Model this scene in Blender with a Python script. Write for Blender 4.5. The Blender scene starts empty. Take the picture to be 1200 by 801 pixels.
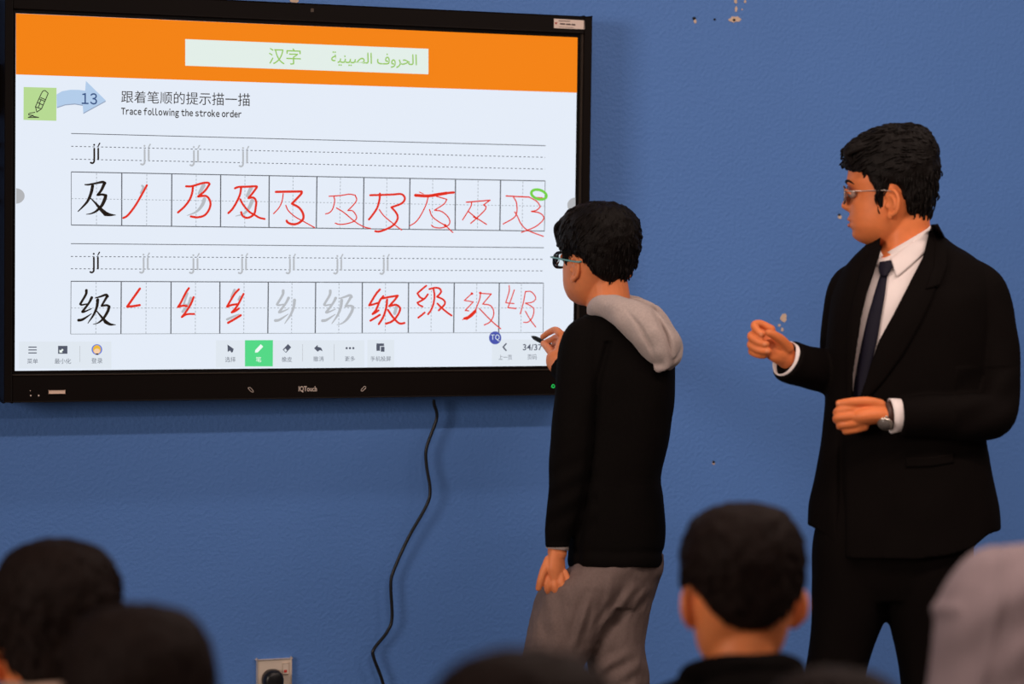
import bpy, bmesh, math, random
import numpy as np
from mathutils import Vector, Matrix, noise
from mathutils.bvhtree import BVHTree

random.seed(7)
rng = np.random.default_rng(7)
SC = bpy.context.scene
COL = SC.collection

# ------------------------------------------------------------------ camera
F = 2800.0                                   # focal length in pixels of the 1200 px wide frame
CAM = np.array([-0.8646847, -5.5598567, 1.56])
AX = np.array([0.93509219, -0.35415802, 0.01321702])     # image right
AD = np.array([-0.00522040, -0.05105393, -0.99868225])   # image down
AF = np.array([0.35436611, 0.93379098, -0.04958897])     # view direction
cd = bpy.data.cameras.new('camera')
cam = bpy.data.objects.new('camera', cd)
COL.objects.link(cam)
cam.matrix_world = Matrix(((AX[0], -AD[0], -AF[0], CAM[0]),
                           (AX[1], -AD[1], -AF[1], CAM[1]),
                           (AX[2], -AD[2], -AF[2], CAM[2]),
                           (0, 0, 0, 1)))
cd.sensor_width = 36.0
cd.lens = 36.0 * F / 1200.0
cd.clip_start = 0.05
cd.clip_end = 60
cd.dof.use_dof = True
cd.dof.focus_distance = 5.4
cd.dof.aperture_fstop = 2.8
SC.camera = cam

# ------------------------------------------------------------------ world and lights
SC.view_settings.view_transform = 'Standard'
SC.view_settings.look = 'None'
SC.view_settings.exposure = 0.0
SC.view_settings.gamma = 1.0
SC.view_settings.use_curve_mapping = False
wd = bpy.data.worlds.new('world')
SC.world = wd
wd.use_nodes = True
wd.node_tree.nodes['Background'].inputs[0].default_value = (1.0, 0.84, 0.74, 1)
wd.node_tree.nodes['Background'].inputs[1].default_value = 0.05


def area(name, loc, sx, sy, power, color, target=None):
    l = bpy.data.lights.new(name, 'AREA')
    l.shape = 'RECTANGLE'
    l.size, l.size_y = sx, sy
    l.energy = power
    l.color = color
    o = bpy.data.objects.new(name, l)
    COL.objects.link(o)
    o.location = loc
    if target is not None:
        o.rotation_euler = (Vector(target) - Vector(loc)).to_track_quat('-Z', 'Y').to_euler()
    return o


WARM = (1.0, 0.80, 0.70)
area('ceiling_light_front_row', (2.2, -1.1, 3.15), 3.6, 0.15, 17, WARM)
area('ceiling_light_second_row', (2.0, -2.9, 3.15), 4.0, 0.15, 76, WARM)
area('ceiling_light_back_row', (0.8, -5.4, 3.15), 4.0, 0.15, 66, WARM)
wl = area('window_daylight', (-4.4, -4.4, 2.1), 1.8, 1.5, 24, (1.0, 0.84, 0.74), (1.9, -1.2, 1.75))
wl.data.spread = math.radians(62)

# ------------------------------------------------------------------ materials


def lin(c):
    return tuple(((v / 255) / 12.92 if v / 255 <= 0.04045 else ((v / 255 + 0.055) / 1.055) ** 2.4) for v in c)


def mat(name, col, rough=0.6, metal=0.0, noise_amt=0.0, noise_scale=40, bump=0.0, bump_scale=200, spec=0.4,
        sub=0.0, stretch=(1, 1, 1), coat=0.0, sheen=0.0, tint=None):
    m = bpy.data.materials.new(name)
    m.use_nodes = True
    nt = m.node_tree
    b = nt.nodes['Principled BSDF']
    b.inputs['Base Color'].default_value = (*col, 1)
    b.inputs['Roughness'].default_value = rough
    b.inputs['Metallic'].default_value = metal
    b.inputs['Specular IOR Level'].default_value = spec
    if coat:
        b.inputs['Coat Weight'].default_value = coat
    if sheen:
        b.inputs['Sheen Weight'].default_value = sheen
        b.inputs['Sheen Roughness'].default_value = 0.5
    if sub:
        b.inputs['Subsurface Weight'].default_value = sub
        b.inputs['Subsurface Radius'].default_value = (1.0, 0.35, 0.15)
        b.inputs['Subsurface Scale'].default_value = 0.008
    tc = nt.nodes.new('ShaderNodeTexCoord')
    mp = nt.nodes.new('ShaderNodeMapping')
    mp.inputs['Scale'].default_value = stretch
    nt.links.new(tc.outputs['Object'], mp.inputs['Vector'])
    if noise_amt:
        n = nt.nodes.new('ShaderNodeTexNoise')
        n.inputs['Scale'].default_value = noise_scale
        n.inputs['Detail'].default_value = 5
        nt.links.new(mp.outputs[0], n.inputs['Vector'])
        mx = nt.nodes.new('ShaderNodeMix')
        mx.data_type = 'RGBA'
        lo = tuple(max(0, v * (1 - noise_amt)) for v in col)
        hi = tint if tint else tuple(min(1, v * (1 + noise_amt)) for v in col)
        mx.inputs['A'].default_value = (*lo, 1)
        mx.inputs['B'].default_value = (*hi, 1)
        nt.links.new(n.outputs['Fac'], mx.inputs['Factor'])
        nt.links.new(mx.outputs['Result'], b.inputs['Base Color'])
    if bump:
        n2 = nt.nodes.new('ShaderNodeTexNoise')
        n2.inputs['Scale'].default_value = bump_scale
        n2.inputs['Detail'].default_value = 4
        nt.links.new(mp.outputs[0], n2.inputs['Vector'])
        bp = nt.nodes.new('ShaderNodeBump')
        bp.inputs['Strength'].default_value = bump
        bp.inputs['Distance'].default_value = 0.004
        nt.links.new(n2.outputs['Fac'], bp.inputs['Height'])
        nt.links.new(bp.outputs[0], b.inputs['Normal'])
    return m


def emis(name, rgb, k=1.0):
    m = bpy.data.materials.new(name)
    m.use_nodes = True
    b = m.node_tree.nodes['Principled BSDF']
    b.inputs['Base Color'].default_value = (0.004, 0.004, 0.004, 1)
    b.inputs['Roughness'].default_value = 0.6
    b.inputs['Specular IOR Level'].default_value = 0.15
    b.inputs['Emission Color'].default_value = (*lin(rgb), 1)
    b.inputs['Emission Strength'].default_value = k
    return m


M = {}
M['wall'] = mat('blue_wall_paint', (0.106, 0.250, 0.645), 0.6, noise_amt=0.05, noise_scale=2.5, bump=0.55, bump_scale=110, spec=0.3)
M['floor'] = mat('grey_floor', (0.11, 0.10, 0.09), 0.5, noise_amt=0.15)
M['bezel'] = mat('black_plastic', (0.006, 0.0036, 0.003), 0.5, spec=0.10, bump=0.05, bump_scale=900)
M['bezel_gloss'] = mat('black_glass_edge', (0.006, 0.005, 0.005), 0.15)
M['bezel_edge'] = mat('bevelled_dark_edge', (0.10, 0.075, 0.06), 0.3, metal=0.6)
M['black_rubber'] = mat('black_cable_rubber', (0.010, 0.010, 0.012), 0.35)
M['ivory'] = mat('ivory_plastic', (0.78, 0.66, 0.56), 0.35)
M['red_plastic'] = mat('red_switch_mark', (0.75, 0.06, 0.05), 0.4)
M['sticker'] = mat('sticker_paper', (0.80, 0.64, 0.57), 0.5)
M['sticker_ink'] = mat('sticker_ink', (0.10, 0.06, 0.06), 0.6)
M['sticker_red'] = mat('sticker_red', (0.65, 0.08, 0.07), 0.6)
M['print'] = mat('bezel_print', (0.75, 0.62, 0.55), 0.4)
M['rose_metal'] = mat('pale_slot_metal', (0.85, 0.62, 0.5), 0.3)
M['plaster'] = mat('bare_plaster', (0.74, 0.55, 0.42), 0.9, noise_amt=0.3, noise_scale=300)
M['hole'] = mat('dark_hole', (0.008, 0.007, 0.006), 0.9)
M['skin_man'] = mat('skin_light_tan', (0.73, 0.205, 0.066), 0.48, noise_amt=0.10, noise_scale=60, bump=0.06, bump_scale=700, sub=0.06, spec=0.25)
M['skin_boy'] = mat('skin_tan', (0.74, 0.235, 0.09), 0.48, noise_amt=0.10, noise_scale=60, bump=0.06, bump_scale=700, sub=0.06, spec=0.25)
M['skin_kid'] = mat('skin_warm', (0.70, 0.215, 0.07), 0.5, noise_amt=0.1, sub=0.12)
M['lip'] = mat('lip_skin', (0.50, 0.13, 0.07), 0.4)
M['nail'] = mat('finger_nail', (0.72, 0.25, 0.11), 0.45, spec=0.2)
M['eye'] = mat('eye_white', (0.30, 0.22, 0.19), 0.2)
M['iris'] = mat('dark_iris', (0.015, 0.008, 0.006), 0.2)
M['hair'] = mat('black_hair', (0.0050, 0.0032, 0.0026), 0.55, noise_amt=0.5, noise_scale=120, bump=0.5, bump_scale=260, spec=0.12)
M['hair_brown'] = mat('dark_brown_hair', (0.0072, 0.0029, 0.0019), 0.7, noise_amt=0.5, noise_scale=120, bump=0.5, bump_scale=260, spec=0.12)
M['suit'] = mat('black_suit_wool', (0.0040, 0.0026, 0.0023), 0.85, noise_amt=0.2, noise_scale=300, bump=0.15, bump_scale=800, spec=0.05)
M['shirt'] = mat('white_shirt_cotton', (0.82, 0.72, 0.70), 0.7, bump=0.08, bump_scale=900)
M['tie'] = mat('navy_tie_silk', (0.0085, 0.0070, 0.0165), 0.6, spec=0.15, bump=0.2, bump_scale=1200, stretch=(1, 1, 3))
M['hoodie'] = mat('black_fleece', (0.0042, 0.0031, 0.0028), 0.9, noise_amt=0.25, noise_scale=200, bump=0.25, bump_scale=500, spec=0.06)
M['heather'] = mat('heather_grey_jersey', (0.45, 0.365, 0.34), 0.9, noise_amt=0.22, noise_scale=260, bump=0.25, bump_scale=600, spec=0.15, sheen=0.2)
M['sweat'] = mat('grey_sweatpants', (0.165, 0.118, 0.108), 0.92, noise_amt=0.22, noise_scale=220, bump=0.2, bump_scale=500, spec=0.15)
M['mauve'] = mat('mauve_grey_hood', (0.235, 0.178, 0.190), 0.92, noise_amt=0.1, noise_scale=60, bump=0.2, bump_scale=400, spec=0.15)
M['dark_cloth'] = mat('dark_sweater', (0.0032, 0.0024, 0.0023), 0.95, noise_amt=0.2, bump=0.2, bump_scale=400, spec=0.04)
M['beige_cloth'] = mat('beige_sweater', (0.38, 0.25, 0.19), 0.9, noise_amt=0.2, bump=0.2, bump_scale=400, spec=0.15)
M['trouser'] = mat('dark_trousers', (0.02, 0.02, 0.025), 0.9, spec=0.2)
M['shoe'] = mat('black_shoe_leather', (0.012, 0.010, 0.010), 0.3)
M['shoe_white'] = mat('white_sneaker', (0.6, 0.58, 0.55), 0.5)
M['frame_metal'] = mat('thin_metal_frame', (0.45, 0.38, 0.35), 0.3, metal=0.8)
M['frame_teal'] = mat('teal_plastic_frame', (0.13, 0.36, 0.36), 0.35)
M['frame_navy'] = mat('navy_plastic_frame', (0.012, 0.03, 0.05), 0.3)
M['watch_steel'] = mat('brushed_steel', (0.62, 0.55, 0.48), 0.3, metal=0.9)
M['watch_leather'] = mat('dark_brown_leather', (0.05, 0.018, 0.012), 0.5)
M['watch_face'] = mat('dark_watch_dial', (0.16, 0.14, 0.13), 0.2)
M['stylus'] = mat('black_stylus_plastic', (0.002, 0.0018, 0.0018), 0.6, spec=0.04)


def glass_mat(name, tint):
    m = bpy.data.materials.new(name)
    m.use_nodes = True
    nt = m.node_tree
    nt.nodes.remove(nt.nodes['Principled BSDF'])
    out = nt.nodes['Material Output']
    tr = nt.nodes.new('ShaderNodeBsdfTransparent')
    tr.inputs[0].default_value = (*tint, 1)
    gl = nt.nodes.new('ShaderNodeBsdfGlossy')
    gl.inputs['Roughness'].default_value = 0.03
    fr = nt.nodes.new('ShaderNodeFresnel')
    fr.inputs[0].default_value = 1.35
    mx = nt.nodes.new('ShaderNodeMixShader')
    nt.links.new(fr.outputs[0], mx.inputs[0])
    nt.links.new(tr.outputs[0], mx.inputs[1])
    nt.links.new(gl.outputs[0], mx.inputs[2])
    nt.links.new(mx.outputs[0], out.inputs[0])
    return m


M['lens'] = glass_mat('spectacle_lens', (0.92, 0.95, 0.94))

# ------------------------------------------------------------------ geometry helpers


def W(px, py, Z):
    """point of the world seen at a pixel of the photograph at view depth Z"""
    return CAM + Z * (AF + (px - 600.0) / F * AX + (py - 400.5) / F * AD)


YS = -0.11                                   # plane of the display's picture


def onplane(px, py, y):
    d = AF + (px - 600.0) / F * AX + (py - 400.5) / F * AD
    return CAM + d * ((y - CAM[1]) / d[1])


def floor_py(px, Z):
    # image row at which the floor (z = 0) lies at that view depth
    lo, hi = 400.0, 4000.0
    for _ in range(50):
        m = (lo + hi) / 2
        if W(px, m, Z)[2] > 0:
            lo = m
        else:
            hi = m
    return lo


class Space:
    """isotropic working space of one figure: x, y in photo pixels, d in the same unit towards the viewer"""

    def __init__(s, Z0):
        s.Z0 = Z0
        s.k = Z0 / F                          # metres per unit

    def w(s, P):
        P = np.asarray(P, float)
        Z = s.Z0 - P[:, 2] * s.k
        return CAM + Z[:, None] * (AF + ((P[:, 0] - 600) / F)[:, None] * AX + ((P[:, 1] - 400.5) / F)[:, None] * AD)


def catmull(pts, n=6):
    P = [np.asarray(p, float) for p in pts]
    if len(P) < 3:
        out = []
        for i in range(n + 1):
            out.append(P[0] + (P[-1] - P[0]) * i / n)
        return np.array(out)
    out = []
    for i in range(len(P) - 1):
        p0 = P[i - 1] if i > 0 else 2 * P[0] - P[1]
        p1, p2 = P[i], P[i + 1]
        p3 = P[i + 2] if i + 2 < len(P) else 2 * P[-1] - P[-2]
        for j in range(n):
            t = j / n
            out.append(0.5 * ((2 * p1) + (-p0 + p2) * t + (2 * p0 - 5 * p1 + 4 * p2 - p3) * t * t + (-p0 + 3 * p1 - 3 * p2 + p3) * t ** 3))
    out.append(P[-1])
    return np.array(out)


class MB:
    def __init__(s):
        s.v, s.f = [], []

    def add(s, V, Fc):
        o = len(s.v)
        s.v.extend([tuple(map(float, p)) for p in V])
        s.f.extend([tuple(i + o for i in f) for f in Fc])
        return s

    def merge(s, other):
        return s.add(other.v, other.f)

    def loft(s, rings, cap=True, closed=True):
        n = len(rings[0])
        V = [p for r in rings for p in r]
        Fc = []
        for i in range(len(rings) - 1):
            for j in range(n if closed else n - 1):
                a, b = i * n + j, i * n + (j + 1) % n
                Fc.append((a, b, b + n, a + n))
        if cap and closed:
            c0, c1 = len(V), len(V) + 1
            V = list(V) + [np.mean(rings[0], axis=0), np.mean(rings[-1], axis=0)]
            L = (len(rings) - 1) * n
            for j in range(n):
                Fc.append((c0, (j + 1) % n, j))
                Fc.append((c1, L + j, L + (j + 1) % n))
        return s.add(V, Fc)

    def tube(s, pts, radii, n=14, smooth=5, flat=1.0, up=(0, 0, 1), round_ends=True):
        """pts path, radii per point (flat squeezes across 'up')"""
        P = np.asarray(pts, float)
        R = np.asarray(radii if hasattr(radii, '__len__') else [radii] * len(P), float)
        if len(P) > 2 and smooth > 1:
            Q = catmull(np.hstack([P, R[:, None]]), smooth)
        else:
            Q = np.hstack([P, R[:, None]])
        P, R = Q[:, :3], np.maximum(Q[:, 3], 1e-4)
        if round_ends:
            t0 = P[0] - P[1]
            t0 = t0 / (np.linalg.norm(t0) + 1e-9)
            t1 = P[-1] - P[-2]
            t1 = t1 / (np.linalg.norm(t1) + 1e-9)
            pre, prer, post, postr = [], [], [], []
            for a in (80, 55, 28):
                q = math.radians(a)
                pre.append(P[0] + t0 * R[0] * math.sin(q) * 0.9)
                prer.append(R[0] * math.cos(q))
            for a in (28, 55, 80):
                q = math.radians(a)
                post.append(P[-1] + t1 * R[-1] * math.sin(q) * 0.9)
                postr.append(R[-1] * math.cos(q))
            P = np.vstack([pre, P, post])
            R = np.concatenate([prer, R, postr])
        T = np.gradient(P, axis=0)
        T /= (np.linalg.norm(T, axis=1)[:, None] + 1e-9)
        u = np.asarray(up, float)
        rings = []
        A = None
        for i in range(len(P)):
            if A is None:
                A = np.cross(T[i], u)
                if np.linalg.norm(A) < 1e-3:
                    A = np.cross(T[i], (1, 0.2, 0.1))
            else:
                A = A - T[i] * np.dot(A, T[i])
            A = A / (np.linalg.norm(A) + 1e-9)
            B = np.cross(T[i], A)
            rings.append([P[i] + R[i] * (math.cos(q) * A + flat * math.sin(q) * B) for q in np.linspace(0, 2 * math.pi, n, endpoint=False)])
        return s.loft(rings)

    def ellipsoid(s, c, r, rot=None, nu=20, nv=14):
        V = []
        Mx = np.array(rot.to_matrix()) if rot is not None else np.eye(3)
        rings = []
        for i in range(nv + 1):
            ph = math.pi * (i + 0.02) / (nv + 0.04)
            rings.append([np.asarray(c) + Mx @ np.array([r[0] * math.sin(ph) * math.cos(t), r[1] * math.cos(ph), r[2] * math.sin(ph) * math.sin(t)])
                          for t in np.linspace(0, 2 * math.pi, nu, endpoint=False)])
        return s.loft(rings)

    def box(s, lo, hi):
        x0, y0, z0 = lo
        x1, y1, z1 = hi
        V = [(x0, y0, z0), (x1, y0, z0), (x1, y1, z0), (x0, y1, z0), (x0, y0, z1), (x1, y0, z1), (x1, y1, z1), (x0, y1, z1)]
        return s.add(V, [(0, 3, 2, 1), (4, 5, 6, 7), (0, 1, 5, 4), (1, 2, 6, 5), (2, 3, 7, 6), (3, 0, 4, 7)])


def ring(y, xl, xr, dc, hd, n=40, ex=0.85, ed=0.85, front=None, yfun=None):
    """horizontal body section between two pixel columns; dc = depth centre, hd = half depth"""
    xc, hx = (xl + xr) / 2, (xr - xl) / 2
    out = []
    for t in np.linspace(0, 2 * math.pi, n, endpoint=False):
        c, sn = math.cos(t), math.sin(t)
        x = xc + hx * math.copysign(abs(c) ** ex, c)
        d = dc + hd * math.copysign(abs(sn) ** ed, sn)
        yy = yfun(x, y, d) if yfun else y
        out.append((x, yy, d))
    return out


def interp_rows(rows, step):
    """resample rows [(y, a, b, ...)] with a smooth spline at every 'step' in y"""
    A = np.asarray(rows, float)
    k = max(1, int(round(np.mean(np.diff(A[:, 0])) / step)))
    return catmull(A, k)


def mesh_raw(V, Fc):
    me = bpy.data.meshes.new('tmp')
    me.from_pydata([tuple(v) for v in V], [], Fc)
    me.update()
    return me


def process(mb, remesh=None, smooth=0, subsurf=0):
    """apply modifiers in working space, return vertices (numpy) and faces"""
    me = mesh_raw(mb.v, mb.f)
    ob = bpy.data.objects.new('tmp', me)
    COL.objects.link(ob)
    if remesh:
        m = ob.modifiers.new('r', 'REMESH')
        m.mode = 'VOXEL'
        m.voxel_size = remesh
        m.use_smooth_shade = True
    if smooth:
        m = ob.modifiers.new('s', 'SMOOTH')
        m.factor = 0.5
        m.iterations = smooth
    if subsurf:
        m = ob.modifiers.new('u', 'SUBSURF')
        m.levels = m.render_levels = subsurf
    dg = bpy.context.evaluated_depsgraph_get()
    ev = ob.evaluated_get(dg)
    em = ev.to_mesh()
    n = len(em.vertices)
    V = np.empty(n * 3)
    em.vertices.foreach_get('co', V)
    V = V.reshape(-1, 3)
    Fc = [tuple(p.vertices) for p in em.polygons]
    ev.to_mesh_clear()
    bpy.data.objects.remove(ob)
    bpy.data.meshes.remove(me)
    return V, Fc


def link(name, V, Fc, m, parent=None, smooth=True, base=None):
    """V in world space; stored relative to the base of the thing it belongs to"""
    if base is None:
        base = root_loc(parent)
    V = np.asarray(V, float) - np.asarray(base)
    me = bpy.data.meshes.new(name)
    me.from_pydata(V.tolist(), [], [tuple(int(i) for i in f) for f in Fc])
    me.materials.append(m)
    me.update()
    if smooth:
        me.polygons.foreach_set('use_smooth', [True] * len(me.polygons))
    o = bpy.data.objects.new(name, me)
    COL.objects.link(o)
    if parent is not None:
        o.parent = parent
    else:
        o.location = base
    return o


def fix_normals(o):
    bm = bmesh.new()
    bm.from_mesh(o.data)
    bmesh.ops.recalc_face_normals(bm, faces=bm.faces)
    bm.to_mesh(o.data)
    bm.free()
    return o


def root_loc(p):
    if p is None:
        return np.zeros(3)
    while p.parent is not None:
        p = p.parent
    return np.array(p.location)


def thing(name, loc, label, cat, group=None):
    o = bpy.data.objects.new(name, None)
    o.empty_display_size = 0.05
    o.location = [float(v) for v in loc]
    COL.objects.link(o)
    o['label'] = label
    o['category'] = cat
    if group:
        o['group'] = group
    return o


def tag(o, label, cat, group=None):
    o['label'] = label
    o['category'] = cat
    if group:
        o['group'] = group
    return o


def build(sp, name, mb, m, parent, remesh=None, smooth=0, subsurf=0, fn=None, keep=None):
    """working-space mesh -> world object; fn(V) may move vertices; returns object and (V, F)"""
    if remesh or smooth or subsurf:
        V, Fc = process(mb, remesh, smooth, subsurf)
    else:
        V, Fc = np.array(mb.v, float), mb.f
    if fn is not None:
        V = fn(V)
    full = (V, Fc)
    if keep is not None:
        Fc = keep(V, Fc)
    o = link(name, sp.w(V), Fc, m, parent)
    fix_normals(o)
    return o, full


def add_noise(V, amp, scale, seed=0.0, stretch=(1, 1, 1)):
    out = V.copy()
    st = np.asarray(stretch)
    for i, p in enumerate(V):
        q = Vector((p * st) / scale) + Vector((seed, seed * 1.7, seed * 0.3))
        nv = noise.noise_vector(q)
        out[i] += amp * np.array(nv)
    return out


def bvh_of(VF):
    return BVHTree.FromPolygons([Vector(v) for v in VF[0]], VF[1])


def hit(bvh, x, y, default=0.0):
    r = bvh.ray_cast(Vector((x, y, 600.0)), Vector((0, 0, -1)))
    return r[0][2] if r[0] is not None else default


def resample(pts, n):
    P = np.asarray(pts, float)
    d = np.concatenate([[0], np.cumsum(np.linalg.norm(np.diff(P, axis=0), axis=1))])
    t = np.linspace(0, d[-1], n)
    return np.stack([np.interp(t, d, P[:, i]) for i in range(P.shape[1])], 1)


def drape(bvh, ea, eb, off, thick, n=40, m=12, default=0.0, bulge=0.0):
    """a thin cloth piece between two pixel-space edge lines, laid over a surface, with real thickness"""
    A, B = resample(ea, n), resample(eb, n)
    top, bot = [], []
    for i in range(n):
        for j in range(m):
            t = j / (m - 1)
            x, y = A[i] * (1 - t) + B[i] * t
            d = hit(bvh, x, y, default) + off + bulge * math.sin(math.pi * t)
            top.append((x, y, d))
            bot.append((x, y, d - thick))
    mb = MB()
    V = top + bot
    N = n * m
    Fc = []
    for i in range(n - 1):
        for j in range(m - 1):
            a = i * m + j
            Fc.append((a, a + 1, a + m + 1, a + m))
            Fc.append((N + a, N + a + m, N + a + m + 1, N + a + 1))
    for i in range(n - 1):
        for j in (0, m - 1):
            a = i * m + j
            Fc.append((a, a + m, N + a + m, N + a))
    for j in range(m - 1):
        for i in (0, n - 1):
            a = i * m + j
            Fc.append((a, a + 1, N + a + 1, N + a))
    return mb.add(V, Fc)


def in_poly(x, y, poly):
    c = False
    j = len(poly) - 1
    for i in range(len(poly)):
        xi, yi = poly[i]
        xj, yj = poly[j]
        if (yi > y) != (yj > y) and x < (xj - xi) * (y - yi) / (yj - yi) + xi:
            c = not c
        j = i
    return c


# ------------------------------------------------------------------ the room
def slab(name, lo, hi, m):
    mb = MB().box(lo, hi)
    o = link(name, np.array(mb.v), mb.f, m, smooth=False)
    o['kind'] = 'structure'
    return o


wall = slab('wall_back', (-2.6, 0.0, 0.0), (4.4, 0.12, 3.3), M['wall'])
slab('floor', (-3.2, -7.2, -0.05), (4.4, 0.12, 0.0), M['floor'])


def wall_patch(name, pts, m, lift=0.0012, seedv=1):
    """irregular flat flake on the wall, outline given in pixels"""
    P = [onplane(x, y, -0.0) for x, y in pts]
    c = np.mean(P, axis=0)
    top = [p + np.array([0, -lift, 0]) for p in P]
    V = [c + np.array([0, -lift, 0])] + top + [p + np.array([0, 0.0005, 0]) for p in P]
    n = len(P)
    Fc = []
    for i in range(n):
        j = (i + 1) % n
        Fc.append((0, 1 + i, 1 + j))
        Fc.append((1 + i, 1 + n + i, 1 + n + j, 1 + j))
    o = link(name, V, Fc, m, wall, smooth=False)
    return fix_normals(o)


def blob_pts(cx, cy, rx, ry, n=12, jag=0.3, seed=0):
    r = random.Random(seed)
    return [(cx + rx * math.cos(a) * (1 - jag * r.random()), cy + ry * math.sin(a) * (1 - jag * r.random()))
            for a in [2 * math.pi * i / n for i in range(n)]]


for i, (x, y, rx, ry) in enumerate([(918, 372, 5, 6.5), (913, 381, 1.8, 2), (916.5, 386, 2.2, 2.6), (814.3, 25, 2.2, 3.0), (861, 22.5, 8.5, 4.5),
                                    (862.5, 11, 1.8, 4), (862, 1.5, 2.2, 4), (873, 1.8, 1.4, 2.2), (984, 254, 2.4, 3.0), (836, 542, 2.0, 2.4),
                                    (869.5, 11, 1.0, 1.2)]):
    wall_patch('paint_chip', blob_pts(x, y, rx, ry, 14, 0.45, i), M['plaster'])
for i, (x, y, r) in enumerate([(813.3, 21.5, 1.9), (837.3, 22.8, 1.3), (860, 23.5, 1.6), (983.2, 251.5, 1.5), (836, 541, 1.5)]):
    wall_patch('screw_hole', blob_pts(x, y, r, r, 10, 0.1, i + 40), M['hole'], 0.0022)
wall_patch('paint_chip', blob_pts(345, 1, 6, 3, 12, 0.4, 60), M['plaster'])

# ------------------------------------------------------------------ interactive display
def srect(x0, y0, x1, y1, ya, yb):
    """box on the display from two pixel corners, between world depths ya and yb"""
    a, b = onplane(x0, y0, YS), onplane(x1, y1, YS)
    mb = MB().box((min(a[0], b[0]), min(ya, yb), min(a[2], b[2])), (max(a[0], b[0]), max(ya, yb), max(a[2], b[2])))
    return mb


XL = onplane(4.2, 240, YS)[0]
XR = onplane(688.8, 236, YS)[0]
ZT = onplane(500, 11.0, YS)[2]
ZB = onplane(340, 466.6, YS)[2]
AXL, AXR = 0.0, 1.36459
AZT, AZB = 2.0165, 2.0165 - 0.805
GX = 0.0075                                # black border between picture and frame
FY = YS - 0.009                            # front of the frame
display = thing('interactive_display', ((XL + XR) / 2, -0.06, ZB), 'large black interactive whiteboard showing a Chinese stroke order lesson, mounted on the blue wall', 'display')


def bar(name, x0, x1, z0, z1, y0, y1, m, bev=0.003, parent=display):
    bm = bmesh.new()
    bmesh.ops.create_cube(bm, size=1)
    for v in bm.verts:
        v.co = Vector(((x0 + x1) / 2 + v.co.x * (x1 - x0), (y0 + y1) / 2 + v.co.y * (y1 - y0), (z0 + z1) / 2 + v.co.z * (z1 - z0)))
    if bev:
        bmesh.ops.bevel(bm, geom=list(bm.edges), offset=bev, segments=2, affect='EDGES', profile=0.5)
    V = [tuple(v.co) for v in bm.verts]
    bm.verts.index_update()
    Fc = [tuple(v.index for v in f.verts) for f in bm.faces]
    bm.free()
    return link(name, V, Fc, m, parent, smooth=False)


gx0, gx1, gz0, gz1 = AXL - GX, AXR + 0.009, AZB - 0.010, AZT + 0.010
bar('housing', XL + 0.004, XR - 0.004, ZB + 0.004, ZT - 0.004, -0.012, YS + 0.004, M['bezel'], 0.006)
bar('frame', XL, gx0, ZB, ZT, YS + 0.03, FY, M['bezel'], 0.0025)
bar('frame', gx1 + 0.004, XR, ZB, ZT, YS + 0.03, FY, M['bezel'], 0.0025)
bar('frame', gx0, gx1 + 0.004, gz1, ZT, YS + 0.03, FY, M['bezel'], 0.0025)
lower = bar('control_bezel', gx0, gx1 + 0.004, ZB, gz0, YS + 0.03, FY, M['bezel'], 0.0025)
bar('inner_trim', gx1, gx1 + 0.0045, gz0, gz1, YS + 0.01, YS - 0.004, M['bezel_edge'], 0.001)
bar('inner_trim', gx0, gx1, gz0 - 0.001, gz0 + 0.002, YS + 0.01, YS - 0.0095, M['bezel_edge'], 0.0004)
bar('glass_border', gx0 - 0.002, gx1 + 0.002, gz0 - 0.002, gz1 + 0.002, YS + 0.006, YS + 0.0012, M['bezel_gloss'], 0)
screen = bar('screen', AXL, AXR, AZB, AZT, YS + 0.004, YS, emis('screen_white', (228, 236, 248)), 0)

EM = {k: emis('pixel_' + k, c) for k, c in dict(
    orange=(243, 130, 10), strip=(226, 238, 232), green_text=(150, 198, 92), square=(182, 217, 146), ink=(48, 44, 42), ink_black=(34, 26, 20),
    arrow=(178, 204, 234), arrow_shade=(150, 165, 190), number=(56, 84, 132), grey=(183, 187, 193), line=(92, 96, 104), line_light=(165, 172, 180),
    red=(226, 48, 30), bright_green=(118, 208, 70), panel=(223, 231, 240), icon=(82, 88, 104), label=(100, 106, 120), button=(82, 216, 134),
    white=(240, 250, 246), blue=(72, 84, 172), sky=(110, 130, 215), blond=(236, 186, 60), face=(246, 206, 170), handle=(178, 180, 184),
    dark=(40, 36, 40), led=(40, 225, 100)).items()}
LAYER = [0]


def on_screen(name, V2, Fc, m, lift, parent=None):
    """flat drawing given in photo pixels, laid on the picture plane"""
    y = YS - lift * 0.00025
    V = [onplane(x, yy, YS) for x, yy in V2]
    V = [(p[0], y, p[2]) for p in V]
    return link(name, V, Fc, m, parent if parent is not None else screen, smooth=False)


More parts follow.
